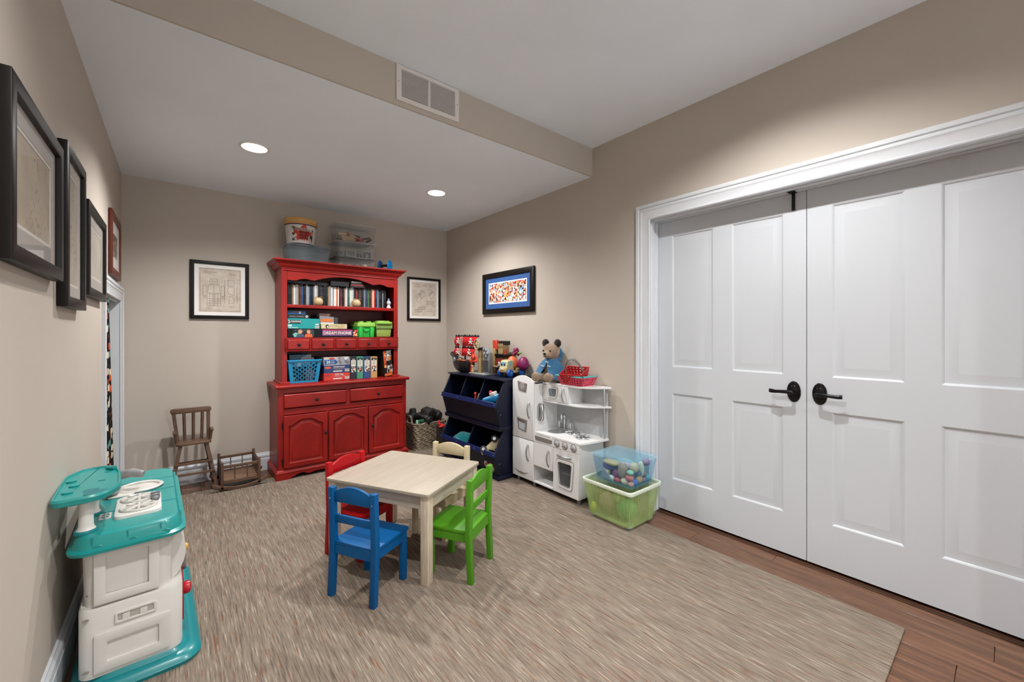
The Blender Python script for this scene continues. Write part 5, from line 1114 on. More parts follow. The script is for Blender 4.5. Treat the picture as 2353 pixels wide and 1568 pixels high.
b.ring(outp, inn, 'z', .455, .471); b.prism([(KX-.002, 2.262)]+ce+[(KB, 2.262)], 'z', .455, .471); b.build('countertop', KW, t, .0015, 1)
b = MB(); b.lathe([(.070, .4725), (.075, .4730), (.075, .4715), (.066, .4705), (.060, .447), (.048, .437), (0, .435)], (SK[0], SK[1], 0), 36); b.build('sink', M('b4b6b8', .25, .8), t)
b = MB(); b.box(KX, KX+.012, C1+.001, F1-.001, .388, .455); pn = b.build('control_panel', KW, t, .0015, 1)
b = MB(); b.box(KX+.012, KB, C1, C1+.012, KZ, .455); b.box(KX+.012, KB, 2.247, 2.259, KZ, .388); b.box(KX+.004, KB, C1+.012, 2.247, KZ, KZ+.012); b.box(KX+.004, KB, 2.259, F1, KZ, KZ+.012); b.box(KX+.012, KB, 2.259, F1, .19, .20); b.box(KB-.008, KB, C1+.012, 2.247, KZ+.012, .455); b.box(KB-.008, KB, 2.259, F1, KZ+.012, .455); b.build('base_cabinet', KW, t)
cd = MB().box(KX, KX+.012, 2.256, F1-.003, .198, .385).build('cabinet_door', KW, t, .002, 1); bow(2.302, .226, 2.302, .348, cd, .02, .006)
# oven door: board with a trapezoid window
O = [(2.252, KZ), (C1, KZ), (C1, .386), (2.252, .386)]; I = [(2.188, .120), (2.068, .115), (2.052, .300), (2.200, .297)]
od_ = MB().ring(O, I, 'x', KX, KX+.012).build('oven_door', KW, t, .0015, 1)
def rpoly(P, r, n=4):
    out = []; k = len(P)
    for i in range(k):
        p, a, c = Vector(P[i]), Vector(P[i-1]), Vector(P[(i+1) % k]); d0 = (a-p).normalized()*r; d1 = (c-p).normalized()*r
        for j in range(n+1): u = j/n; out.append(tuple((p+d0)*(1-u)**2+p*2*u*(1-u)+(p+d1)*u*u))
    return out
def scale_poly(P, k): c = Vector((sum(p[0] for p in P)/len(P), sum(p[1] for p in P)/len(P))); return [tuple(c+(Vector(p)-c)*k) for p in P]
P0 = [(2.197, .106), (2.060, .101), (2.040, .313), (2.213, .311)]
MB().ring(rpoly(P0, .02), rpoly(scale_poly(P0, .82), .018), 'x', KX-.006, KX+.002).build('window_frame', KW, od_, .001, 1)
MB().ring(rpoly(scale_poly(P0, 1.05), .022), rpoly(scale_poly(P0, 1.01), .02), 'x', KX-.0016, KX+.001).build('window_line', KG, od_)
MB().ring(rpoly(scale_poly(P0, .83), .018), rpoly(scale_poly(P0, .79), .017), 'x', KX-.0066, KX-.004).build('window_line', KG, od_)
MB().prism(scale_poly(P0, .84), 'x', KX+.004, KX+.006).build('window_pane', clear('a8acb0', .12, .1), od_)
MB().box(KX+.02, KB-.02, C1+.013, 2.246, .205, .209).build('oven_rack', SILVER, t)
bow(2.203, .340, 2.066, .343, od_, .02, .0065)
MB().prism(rpoly([(2.458, .440), (2.262, .436), (2.268, .406), (2.452, .404)], .008), 'x', KX-.003, KX+.001).build('panel_plate', KG, pn)
for k, y in enumerate((2.211, 2.127, 2.040)):
    m = MB(); m.lathe([(.0, 0), (.028, 0), (.028, .003), (.022, .005), (.020, .012), (0, .013)], n=24, m=Matrix.Translation((KX, y, .425)) @ Matrix.Rotation(-PI/2, 4, 'Y')); kk = m.build('knob', M('b9b9ba', .4, .2), pn); MB().ring(ellipse(y, .425, .0285, .0285), ellipse(y, .425, .024, .024), 'x', KX-.0042, KX-.002).build('knob_ring', KG, kk); MB().box(KX-.020, KX-.012, y-.016, y+.016, .420, .430).build('knob_grip', SILVER, kk, .003, 2)
# burners
for k, (bx, by) in enumerate(((2.440, 2.215), (2.385, 2.075))):
    m = MB(); m.tube([(bx+.048*math.cos(a), by+.048*math.sin(a), .476) for a in [2*PI*i/28 for i in range(28)]], .005, 8, True)
    for q in range(3): a = PI*q/3+.3; m.tube([(bx+.066*math.cos(a), by+.066*math.sin(a), .484), (bx+.03*math.cos(a), by+.03*math.sin(a), .486), (bx-.03*math.cos(a), by-.03*math.sin(a), .486), (bx-.066*math.cos(a), by-.066*math.sin(a), .484)], .0055, 8)
    m.lathe([(0, .471), (.03, .471), (.028, .478), (.016, .484), (.010, .492), (0, .493)], (bx, by, 0), 20); m.build('burner', CHROME, t)
# tap
m = MB(); m.prism(rrect(2.458, 2.492, 2.26, 2.43, .012), 'z', .471, .482); m.build('tap_base', SILVER, t, .003, 2)
m = MB(); m.tube([(2.475, 2.345, .48), (2.475, 2.345, .575)]+[(2.475-.030+.030*math.cos(a), 2.345-.010*(1-math.cos(a)), .575+.036*math.sin(a)) for a in [PI*i/8 for i in range(1, 9)]]+[(2.415, 2.325, .545)], .0085, 12); m.build('tap_spout', CHROME, t)
for y in (2.405, 2.285): m = MB(); m.lathe([(.012, .482), (.014, .495), (.009, .508), (.012, .518), (.006, .538), (0, .540)], (2.475, y, 0), 18); m.build('tap_valve', CHROME, t)
# upper cabinet, shelves and posts
UX = 2.352
MB().box(KB-.008, KB, C1-.045, F1, .471, .846).build('backsplash', M('b4b6b8', .45, var=.05), t)
def ushape(z0, z1, nm): return MB().prism([(UX, F1), (UX, 2.15)]+[(UX+(KB-UX)*(.5-.5*math.cos(PI*i/12))*.98, 2.15-.235*math.sin(PI/2*i/12)) for i in range(1, 13)]+[(KB, 1.915), (KB, F1)], 'z', z0, z1).build(nm, KW, t, .0015, 1)
ushape(.846, .861, 'top_shelf'); ushape(.702, .715, 'middle_shelf')
b = MB(); b.box(UX+.012, KB, F1-.012, F1-.001, .715, .846); b.box(UX+.012, KB, 2.195, 2.207, .715, .846); b.box(KB-.008, KB, 2.207, F1-.012, .715, .846); b.build('microwave_case', KW, t)
md_ = MB().box(UX, UX+.012, 2.197, F1-.003, .717, .845).build('microwave_door', KW, t, .002, 1)
PM = [(2.420, .826), (2.302, .829), (2.316, .748), (2.406, .745)]
KXs = KX; KX = UX
MB().ring(rpoly(scale_poly(PM, 1.06), .016), rpoly(scale_poly(PM, .98), .014), 'x', UX-.002, UX+.001).build('window_line', KG, md_); MB().ring(rpoly(scale_poly(PM, .98), .014), rpoly(scale_poly(PM, .80), .012), 'x', UX-.005, UX+.001).build('window_frame', KW, md_)
MB().prism(rpoly(scale_poly(PM, .84), .012), 'x', UX-.003, UX-.001).build('window_pane', M('6e747c', .2), md_)
for q in range(6): MB().box(UX-.0015, UX+.001, 2.398-q*.017, 2.410-q*.017, .727, .737).build('keypad_key', M('b0b0b0', .5), md_)
bow(2.243, .727, 2.243, .836, md_, .018, .006)
KX = KXs
for q in (.745, .82): MB().cyl((UX+.002, F1-.001, q-.012), (UX+.002, F1-.001, q+.012), .004, None, 10).build('hinge', SILVER, t)
for z0, z1_ in ((.471, .702), (.715, .846)): MB().cyl((2.490, 1.955, z0), (2.490, 1.955, z1_), .010, None, 16).build('post', CHROME, t)
for x, y in ((2.285, 2.70), (2.285, 2.50), (2.285, 2.022), (2.5, 2.70), (2.5, 2.022)): MB().lathe([(0, 0), (.010, 0), (.012, .004), (.018, .036), (.022, KZ-ZR)], (x, y, ZR), 16).build('foot', SILVER, t)
# ================================================================== teddy bear on the play kitchen
ZK = .8625
t = thing('teddy_bear', 'tan teddy bear in blue hooded coat sitting on play kitchen', 'teddy bear', (2.452, 2.475, ZK+.003), math.radians(14), local=True); t.scale = (1.05, 1.05, 1.05); FUR = fur('7f6a58', 'b09a84'); FDK = fur('15100e', '2c221e')
m = MB(); m.ball((0, 0, .085), (.062, .07, .088)); m.ball((-.005, 0, .235), (.070, .074, .070)); m.ball((-.068, 0, .212), (.036, .034, .028)); m.ball((0, 0, .165), (.045, .05, .03))
for s in (-1, 1):
    m.ball((-.05, s*.118, .040), (.030, .026, .024)); m.ball((-.02, s*.08, .045), (.04, .05, .018))
    m.ball((-.085, s*.05, .034), (.064, .032, .032)); m.ball((-.145, s*.055, .040), (.028, .034, .039))
remeshed(m, 'body', FUR, t, .007, 3)
for s in (-1, 1):
    m = MB(); m.ball((.0, s*.056, .302), (.018, .033, .034)); m.build('ear', FDK, t); m = MB(); m.ball((-.074, s*.032, .243), .007, 10); m.build('eye', DK, t)
    m = MB(); m.ball((-.168, s*.055, .040), (.007, .027, .031)); m.build('foot_pad', M('8b7a66', .9, bump=.3), t)
m = MB(); m.ball((-.106, 0, .220), (.008, .012, .009), 10); m.build('nose', DK, t); m = MB(); m.tube([(-.100, -.014, .196), (-.104, 0, .200), (-.100, .014, .196)], .0022, 6); m.build('mouth', DK, t)
CO = M('2f6a92', .9, var=.12, vs=40, bump=.4, bs=300, sheen=.3); m = MB(); L = []; nC = 48
for zz, rx, ry, k in ((.178, .046, .050, .0), (.168, .054, .062, .0), (.150, .064, .082, .03), (.120, .078, .106, .10), (.085, .092, .126, .22), (.050, .104, .142, .36), (.018, .112, .152, .50)):
    L.append([(rx*math.cos(a)*(.80 if math.cos(a) > 0 else 1.0)-.006, ry*math.sin(a), zz+(.178-zz)*.05*math.sin(7*a)) for a in [PI+k+(2*PI-2*k)*i/nC for i in range(nC+1)]])
    fold = (.178-zz)*.05; L[-1] = [(x_*(1+fold*math.sin(9*i*2*PI/nC)), y_*(1+fold*math.sin(9*i*2*PI/nC)), z_) for i, (x_, y_, z_) in enumerate(L[-1])]
nL = nC+1; vs = [p for lp in L for p in lp]; inner = [(p[0]*.94, p[1]*.94, p[2]-.003) for p in vs]; nv_ = len(vs); nr = len(L)-1
fs = [(j*nL+i, j*nL+i+1, (j+1)*nL+i+1, (j+1)*nL+i) for j in range(nr) for i in range(nC)]; fs += [tuple(nv_+q for q in reversed(f)) for f in fs]
fs += [(nr*nL+i, nr*nL+i+1, nv_+nr*nL+i+1, nv_+nr*nL+i) for i in range(nC)]+[(j*nL, (j+1)*nL, nv_+(j+1)*nL, nv_+j*nL) for j in range(nr)]+[(j*nL+nC, nv_+j*nL+nC, nv_+(j+1)*nL+nC, (j+1)*nL+nC) for j in range(nr)]
m.add(vs+inner, fs); coat = m.build('coat', CO, t, 0, 2, 60)
m = MB(); m.ball((.066, -.005, .215), (.026, .064, .062)); m.ball((.048, 0, .168), (.045, .064, .028)); remeshed(m, 'hood', CO, t, .008, 3)
for k, (yy, zz) in enumerate(((.0, .152), (.03, .122), (-.03, .122))):
    m = MB(); xx = -.090 if k else -.069; a = Vector((xx, yy-.014, zz-.003)); b_ = Vector((xx, yy+.014, zz+.004)); m.tube([a, b_], .004, 8); m.build('toggle', M('c2beb4', .5), t)
# ================================================================== shopping baskets on the play kitchen
PK = M('d84a66', .4, var=.05); TQ = M('56b3b4', .4, var=.05); RB = M('b0141c', .4, var=.06)
t = thing('shopping_basket', 'pink mesh toy shopping basket with turquoise rim on the play kitchen', 'basket', (2.44, 2.17, ZK-.001)); bx0, bx1, by0, by1 = 2.372, 2.51, 2.075, 2.285; zb, zt_ = ZK, ZK+.062; fo = .024
def wallq(A, B):
    def P(u, v): a = Vector(A[0]).lerp(Vector(A[1]), u); c = Vector(B[0]).lerp(Vector(B[1]), u); return a.lerp(c, v)
    return P
BQ = [(bx0, by0), (bx1, by0), (bx1, by1), (bx0, by1)]; TQp = [(bx0-fo, by0-fo), (bx1+fo*.6, by0-fo), (bx1+fo*.6, by1+fo), (bx0-fo, by1+fo)]
for i in range(4):
    a, c = BQ[i], BQ[(i+1) % 4]; d, e = TQp[i], TQp[(i+1) % 4]; m = MB(); n_ = 9 if i % 2 else 6
    perforated(m, wallq(((*a, zb), (*c, zb)), ((*d, zt_), (*e, zt_))), n_ if i % 2 else n_, 4, lambda i, j: .62, 4, .003, 1); m.build('mesh_wall', PK, t, 0, 2, 30)
MB().box(bx0, bx1, by0, by1, zb, zb+.004).build('bottom', PK, t)
MB().ring([(TQp[0][0]-.006, TQp[0][1]-.006), (TQp[1][0]+.003, TQp[1][1]-.006), (TQp[2][0]+.003, TQp[2][1]+.006), (TQp[3][0]-.006, TQp[3][1]+.006)], [(TQp[0][0]+.006, TQp[0][1]+.006), (TQp[1][0]-.006, TQp[1][1]+.006), (TQp[2][0]-.006, TQp[2][1]-.006), (TQp[3][0]+.006, TQp[3][1]-.006)], 'z', zt_-.006, zt_+.004).build('rim', PK, t, .002, 1)
for a, b_ in ((by0-fo-.008, by0-fo+.02), ): MB().box(TQp[0][0]-.008, TQp[1][0]+.004, a, b_, zt_+.003, zt_+.014).build('turquoise_handle', TQ, t, .003, 2)
MB().box(TQp[0][0]-.010, TQp[0][0]+.016, by0-fo-.008, by1-.085, zt_+.003, zt_+.014).build('turquoise_handle', TQ, t, .003, 2); MB().box(TQp[0][0]-.010, TQp[0][0]+.016, by1-.02, by1+fo+.01, zt_+.003, zt_+.014).build('turquoise_handle', TQ, t, .003, 2)
t = thing('shopping_basket', 'red perforated toy basket with grey handle inside the pink basket', 'basket', (2.43, 2.18, ZK+.03), math.radians(14), local=True); t.rotation_euler[1] = math.radians(-22)
BQ = [(-.055, -.07), (.055, -.07), (.055, .07), (-.055, .07)]; TP = [(-.075, -.092), (.075, -.092), (.075, .092), (-.075, .092)]
for i in range(4):
    m = MB(); perforated(m, wallq(((*BQ[i], 0), (*BQ[(i+1) % 4], 0)), ((*TP[i], .085), (*TP[(i+1) % 4], .085))), 6, 4, lambda i, j: .42, 8, .003, 1); m.build('perforated_wall', RB, t, 0, 2, 30)
MB().box(-.055, .055, -.07, .07, 0, .004).build('bottom', RB, t)
MB().ring([(TP[0][0]-.004, TP[0][1]-.004), (TP[1][0]+.004, TP[1][1]-.004), (TP[2][0]+.004, TP[2][1]+.004), (TP[3][0]-.004, TP[3][1]+.004)], [(TP[0][0]+.004, TP[0][1]+.004), (TP[1][0]-.004, TP[1][1]+.004), (TP[2][0]-.004, TP[2][1]-.004), (TP[3][0]+.004, TP[3][1]-.004)], 'z', .083, .092).build('rim', RB, t, .002, 1)
m = MB(); HP = [(.0, .078*math.cos(a), .06+.125*math.sin(a)) for a in [PI*i/16 for i in range(17)]]
for i in range(16): 
    p, q = Vector(HP[i]), Vector(HP[i+1]); n_ = Vector((0, (p.y+q.y)/2, (p.z+q.z)/2-.06)).normalized()*.002
    m.hexa([p+Vector((-.008, 0, 0))-n_, p+Vector((.008, 0, 0))-n_, q+Vector((.008, 0, 0))-n_, q+Vector((-.008, 0, 0))-n_], [p+Vector((-.008, 0, 0))+n_, p+Vector((.008, 0, 0))+n_, q+Vector((.008, 0, 0))+n_, q+Vector((-.008, 0, 0))+n_])
m.build('handle', M('6f6e6c', .45), t)
# ================================================================== storage tubs by the double doors
GRN = clear('c6dc92', .50, .3); t = tub('storage_tub', 'large lime green ribbed tub standing on floor by the doors', 2.178, 2.522, 1.506, 1.892, .028, .272, GRN, M('d3dccb', .4, var=.03), .030, .024, False)
for q in range(13):
    u = q/12
    for side in range(2):
        if side == 0: x = 2.20+u*.29; a = (x, 1.537-.0015, .05); b_ = (2.178+.012+u*.32, 1.5075, .245)
        else: y = 1.55+u*.30; a = (2.207-.0015, y, .05); b_ = (2.1795, 1.518+u*.362, .245)
        MB().tube([a, b_], .003, 6).build('rib', clear('c3d79a', .5, .3), t)
for x in (2.235, 2.46):
    for y in (1.56, 1.83): m = MB(); m.cyl((x-.008, y, .0225), (x+.008, y, .0225), .012, None, 14); m.build('caster', M('5f86b0', .4), t)
def toyball(c, r, mat, lab, cat='ball'):
    o = MB().ball(c, r, 20).build('toy_ball', mat, None, 0, 2, 60, loc=(c[0], c[1], c[2]-(r if not isinstance(r, tuple) else r[2]))); return tag(o, lab, cat)
toyball((2.31, 1.625, .10), .068, M('1d8f4f', .4, var=.05), 'deep green ball seen through the lime tub')
toyball((2.285, 1.765, .105), (.052, .066, .072), M('8c7468', .5, var=.08), 'brown round toy seen through the lime tub')
toyball((2.236, 1.843, .068), (.022, .022, .036), M('b4c828', .4, var=.05), 'yellow-green toy at left of the lime tub')
toyball((2.43, 1.60, .115), (.05, .05, .085), M('7d6a66', .5, var=.08), 'grey-brown toy at right of the lime tub')
toyball((2.412, 1.76, .09), (.06, .07, .055), M('7e9c4a', .5, var=.08), 'olive toy at the back of the lime tub')
ZB2 = .2725; t = tub('storage_tub', 'clear blue lidded tub of play food on the lime tub', 2.215, 2.505, 1.515, 1.85, ZB2, .452, clear('7cc8ec', .11, .1), clear('b4e0f2', .12, .1), .022, .022)
FOOD = [((2.265, 1.80, .06), (.026, .026, .02), '3f9a4a', 'green play broccoli at left of the blue tub'), ((2.262, 1.795, .028), (.024, .028, .026), 'c8d4d8', 'pale blue-white toy cup at left of the blue tub'),
        ((2.262, 1.665, .085), (.026, .03, .028), '8c2260', 'maroon dotted toy ball in the blue tub'), ((2.258, 1.61, .085), (.026, .036, .034), 'b9a5c8', 'lilac toy plate in the blue tub'),
        ((2.27, 1.64, .11), (.03, .06, .016), 'c8b074', 'curved yellow toy banana in the blue tub'), ((2.262, 1.57, .05), (.024, .03, .05), 'a08a70', 'tan toy potato in the blue tub'),
        ((2.30, 1.545, .10), (.03, .028, .03), 'c4ad7c', 'cream toy bun near corner of the blue tub'), ((2.285, 1.548, .055), (.03, .024, .024), 'b88a86', 'pink toy shell near corner of the blue tub'),
        ((2.262, 1.70, .035), (.028, .05, .018), '1f4470', 'dark blue toy shoe low in the blue tub'), ((2.32, 1.545, .025), (.026, .022, .018), '3c4fb4', 'bright blue toy cup at bottom of the blue tub'),
        ((2.36, 1.56, .05), (.03, .03, .034), 'a05078', 'rose toy ball at right of the blue tub'), ((2.42, 1.56, .09), (.03, .03, .05), '4c7c80', 'teal toy bottle at right of the blue tub'),
        ((2.46, 1.57, .125), (.022, .024, .022), '8c3a6c', 'purple toy grape at far right of the blue tub'), ((2.33, 1.76, .12), (.05, .06, .022), '5a3a92', 'violet toy pouch on top of the blue tub heap'),
        ((2.34, 1.68, .055), (.07, .09, .05), '7d92a4', 'grey-blue toy heap in middle of the blue tub'), ((2.43, 1.68, .06), (.05, .09, .05), '5a8c8a', 'sea green toy at back of the blue tub'), ((2.38, 1.548, .11), (.012, .022, .045), 'c9cfa8', 'pale leaf shaped toy at right of the blue tub')]
FOOD = [f for f in FOOD if f[1][0] < .065]
random.seed(12)
for k, (cn, hx) in enumerate((('cream', 'd8c8a0'), ('peach', 'd0957a'), ('coral', 'c8604c'), ('plum', '5c2450'), ('mint', '8fc8a4'), ('mustard', 'c09a30'), ('scarlet', 'b02a28'), ('navy', '1c2c5c'), ('ivory', 'd8d2c0'), ('brown', '7a5238'), ('orange', 'cc7430'), ('magenta', 'a83a78'), ('sand', 'c2a67c'), ('aqua', '4aa8a8'))):
    front = k % 2 == 0; c = (2.262, 1.56+.018*k, .05+.012*(k % 5)) if front else (2.26+.014*k, 1.562, .04+.014*(k % 5)); q = random.uniform(.017, .024)
    FOOD.append((c, (q, q*random.uniform(.9, 1.5), q*random.uniform(.7, 1.1)), hx, f'small {cn} coloured play food piece in the blue tub'))
fp = [Vector((c[0], c[1], c[2])) for c, r, _, _ in FOOD]; fr_l = [Vector(r)*1.16 for _, r, _, _ in FOOD]
for it in range(260):
    for i in range(len(fp)):
        fp[i].z -= .0006
        for j in range(i):
            d = fp[i]-fp[j]; q = Vector((d.x/(fr_l[i].x+fr_l[j].x), d.y/(fr_l[i].y+fr_l[j].y), d.z/(fr_l[i].z+fr_l[j].z))); k = q.length
            if 1e-4 < k < 1.0: push = d.normalized()*(1-k)*.012; fp[i] += push; fp[j] -= push
        fp[i].x = min(max(fp[i].x, 2.244+fr_l[i].x), 2.474-fr_l[i].x); fp[i].y = min(max(fp[i].y, 1.544+fr_l[i].y), 1.822-fr_l[i].y); fp[i].z = min(max(fp[i].z, .005+fr_l[i].z), .152-fr_l[i].z)
for (c, r, col, lab), p_, r_ in zip(FOOD, fp, fr_l):
    cl = tuple(.92*x_+.05 for x_ in lin(col))
    o = MB().ball((0, 0, 0), tuple(r_), 16).build('play_food', M(cl, .5, var=.1, vs=40), None, 0, 2, 60); o.location = (p_.x, p_.y, ZB2+p_.z); tag(o, lab, 'play food', 'play food in the blue tub')
o = MB().prism([(1.795, ZB2+.012), (1.68, ZB2+.008), (1.77, ZB2+.085)], 'x', 2.2445, 2.249).build('toy_wedge', M('8f959c', .5), None, .003, 1, loc=(2.254, 1.74, ZB2+.008)); tag(o, 'grey triangular toy wedge at left of the blue tub', 'play food')
# ================================================================== woven basket of toys in the corner
WX0, WX1, WY0, WY1, WH = 1.945, 2.345, 4.0, 4.33, .30
t = thing('woven_basket', 'woven seagrass basket of toys between hutch and corner', 'basket', ((WX0+WX1)/2, 4.16, ZR)); ROPE = rope_mat('4c3d30', 'b4a48e', 45.0); n_ = 15
for j in range(n_):
    u = j/(n_-1); i = .02*(1-u); m = MB(); P = rrect(WX0+i+.012, WX1-i-.012, WY0+i+.012, WY1-i-.012, .05, 5); Q = []
    for k in range(len(P)):
        a, c = Vector(P[k]), Vector(P[(k+1) % len(P)]); nn = max(1, int((c-a).length/.022)); Q += [a.lerp(c, q/nn) for q in range(nn)]
    ct = Vector(((WX0+WX1)/2, (WY0+WY1)/2))
    m.tube([(*(p+(p-ct).normalized()*.004*math.sin(k*1.9+j*1.7)), .0275+u*(WH-.038)+.004*math.sin(k*1.3+j)) for k, p in enumerate(Q)], .0125, 7, True); m.build('woven_coil', ROPE, t)
MB().prism(rrect(WX0+.02, WX1-.02, WY0+.02, WY1-.02, .05), 'z', .0112, .028).build('bottom', ROPE, t)
for s, x in ((0, WX0+.02), (1, WX1-.02)):
    m = MB(); m.tube([(x, 4.165+.05*math.cos(a), WH-.02+.085*math.sin(a)) for a in [PI*i/12 for i in range(13)]], .011, 8); m.build('handle', ROPE, t)
def toy_vehicle(nm, lab, c, rz, ry, col, L=.2, W=.11, tilt=0):
    t = thing(nm, lab, 'toy car', c, rz, local=True); t.rotation_euler = (tilt, ry, rz); mm = M(col, .5, var=.15)
    b = MB(); b.prism([(-L/2, .03), (L/2, .03), (L/2, .075), (L*.18, .085), (L*.08, .125), (-L*.3, .125), (-L*.36, .08), (-L/2, .075)], 'y', -W/2, W/2); b.build('body', mm, t, .006, 2)
    for sx in (-1, 1):
        for s in (-1, 1):
            m = MB(); m.cyl((sx*L*.32, s*(W/2-.005), .035), (sx*L*.32, s*(W/2+.032), .035), .045, None, 24); w_ = m.build('wheel', M('121212', .6, var=.1), t, .008, 2); m = MB(); m.cyl((sx*L*.32, s*(W/2+.03), .035), (sx*L*.32, s*(W/2+.034), .035), .022, None, 16); m.build('hub', M('2a2a2a', .4), w_, .003, 1)
    MB().box(-L*.28, L*.06, -W*.45, W*.45, .122, .132).build('roof_rack', mm, t, .003, 1)
    return t
toy_vehicle('toy_monster_truck', 'black toy truck with big wheels heaped in the woven basket', (2.17, 4.115, .315), math.radians(20), math.radians(-10), '1c1b1a', .24, .12, math.radians(12))
toy_vehicle('toy_monster_truck', 'dark toy buggy at left of the woven basket heap', (2.025, 4.235, .30), math.radians(100), 0, '201f1d', .12, .06)
o = MB().box(2.20, 2.36, 4.25, 4.29, .36, .366).build('toy_wing', M('1a1918', .5), None, .002, 1, loc=(2.28, 4.27, .36)); o.rotation_euler = (0, math.radians(4), math.radians(8)); tag(o, 'flat black toy wing lying over the basket heap', 'toy')
m = MB()
for k in range(9): m.box(2.20+k*.014, 2.207+k*.014, 4.225, 4.30, .30, .345)
m.box(2.195, 2.325, 4.22, 4.235, .29, .33); o = m.build('toy_track', M('1e1d1c', .5), None, .001, 1, loc=(2.25, 4.26, .29)); tag(o, 'black ribbed toy track at right of the basket heap', 'toy')
o = MB().ring(rrect(2.005, 2.085, .27, .335, .015), rrect(2.018, 2.072, .283, .322, .01), 'y', 4.035, 4.05).build('toy_hoop', M('137a4a', .35), None, .003, 1, loc=(2.045, 4.04, .27)); tag(o, 'green plastic toy frame at front of the woven basket', 'toy')
o = MB().cyl((1.992, 4.05, .25), (1.995, 4.05, .335), .012, None, 14).build('toy_bottle', M('9ec4b4', .2), None, .002, 1, loc=(1.99, 4.05, .25)); tag(o, 'pale green clear tube at left front of the basket', 'toy')
blobs('toy_heap', 'dark jumble of small toys filling the woven basket', [((2.145, 4.165, .19), (.15, .11, .09)), ((2.06, 4.17, .20), (.07, .09, .075)), ((2.24, 4.17, .20), (.07, .09, .075))], mosaic(71, 26, ((0, '161514'), (.45, '2a2826'), (.7, '3a1f1c'), (.85, '1a2a3a')), '1a1918', .6), 'toys', .01, 1)
o = blobs('toy_plane', 'red toy glider resting behind the navy bins', [((2.16, 3.80, .30), (.02, .09, .014)), ((2.15, 3.76, .30), (.06, .03, .010)), ((2.165, 3.88, .315), (.012, .014, .03))], M('c01a1e', .4), 'toy plane', .005, 2)
m = MB(); m.box(2.13, 2.20, 3.72, 3.88, ZR, .292); o = m.build('toy_carton', M('2a211c', .7, var=.2), None, .003, 1, loc=(2.165, 3.8, ZR)); tag(o, 'dark brown carton under the red glider beside navy bins', 'carton')
toy_vehicle('toy_digger', 'black toy car on floor behind the cream chair', (1.86, 3.02, ZR+.012), math.radians(70), 0, '1f1e1c', .22, .10)
o = blobs('toy_case', 'black case with cream edge on rug behind the cream chair', [((1.86, 3.46, .05), (.05, .07, .04)), ((1.83, 3.42, .05), (.04, .05, .035))], M('1f1d1a', .5), 'toy', .006, 3)
# ================================================================== wooden high chair
DW = wood('3a291e', '6b5040', 2, .45); DWX = wood('3c2b20', '745845', 0, .45)
t = thing('high_chair', 'dark wooden doll high chair standing against the back wall', 'high chair', (.12, 4.17, 0))
def Z8(a, b_, y): return on(1, y, 360+a/6.27, 900+b_/6.27)
SFL, SFR = Z8(270, 775, 4.11), Z8(790, 725, 4.11); zs_ = (SFL.z+SFR.z)/2
TRL, TRR = Z8(190, 300, 4.25), Z8(790, 250, 4.25); ztp = (TRL.z+TRR.z)/2
sx0, sx1 = SFL.x, SFR.x
b = MB(); b.prism(rrect(sx0, sx1, 4.10, 4.26, .025), 'z', zs_-.010, zs_+.010); b.build('seat', DWX, t, .005, 3)
cxh = (sx0+sx1)/2
for s in (-1, 1):
    m = MB()
    A = (cxh+s*.085, 4.125, zs_-.01); B = (cxh+s*.150, 4.055, .002 if True else 0)
    d = .013
    for (A, B) in (((cxh+s*.082, 4.13, zs_-.01), (cxh+s*.150, 4.062, ZR+.0005)), ((cxh+s*.078, 4.235, zs_-.01), (cxh+s*.140, 4.345, .0))):
        m = MB(); m.hexa([(B[0]-d, B[1]-d, B[2]), (B[0]+d, B[1]-d, B[2]), (B[0]+d, B[1]+d, B[2]), (B[0]-d, B[1]+d, B[2])], [(A[0]-d, A[1]-d, A[2]), (A[0]+d, A[1]-d, A[2]), (A[0]+d, A[1]+d, A[2]), (A[0]-d, A[1]+d, A[2])]); m.build('leg', DW, t, .002, 1)
    # back posts, armrests
    tx = TRR.x-.022 if s > 0 else TRL.x+.022
    m = MB(); m.hexa([(cxh+s*.098-.011, 4.225, zs_), (cxh+s*.098+.011, 4.225, zs_), (cxh+s*.098+.011, 4.243, zs_), (cxh+s*.098-.011, 4.243, zs_)], [(tx-.013, 4.245, ztp-.012), (tx+.013, 4.245, ztp-.012), (tx+.013, 4.262, ztp-.012), (tx-.013, 4.262, ztp-.012)]); m.build('back_post', DW, t, .002, 1)
    m = MB(); m.box(cxh+s*.118-.012, cxh+s*.118+.012, 4.135, 4.245, zs_+.078, zs_+.092); m.build('armrest', DWX, t, .004, 2); MB().cyl((cxh+s*.108, 4.155, zs_+.009), (cxh+s*.116, 4.15, zs_+.08), .009, None, 12).build('arm_post', DW, t)
    zz = .16; u = 1-zz/zs_; MB().tube([(cxh+s*(.082+.068*u), 4.13-.068*u, zz), (cxh+s*(.078+.062*u), 4.235+.11*u, zz)], .008, 8).build('side_stretcher', DW, t)
for zz in (.245, .165):
    u = 1-zz/zs_; hw_ = .082+.068*u+.012; m = MB(); m.box(cxh-hw_, cxh+hw_, 4.13-.068*u-.013-.009, 4.13-.068*u-.011, zz-.009, zz+.009); m.build('front_rung', DWX, t, .002, 1)
zz = .205; u = 1-zz/zs_; MB().box(cxh-.078-.062*u, cxh+.078+.062*u, 4.235+.11*u-.008, 4.235+.11*u+.008, zz-.010, zz+.010).build('rear_rung', DWX, t, .002, 1)
m = MB(); zr = ztp+.002; P = []; rr = .021
for i in range(9): a = -PI/2+PI*i/8; P.append((TRR.x-rr+rr*math.cos(a), zr+rr*math.sin(a)))
for i in range(9): a = PI/2+PI*i/8; P.append((TRL.x+rr+rr*math.cos(a), zr+rr*math.sin(a)))
m.prism(P, 'y', 4.242, 4.264); m.build('top_rail', DWX, t, .004, 2)
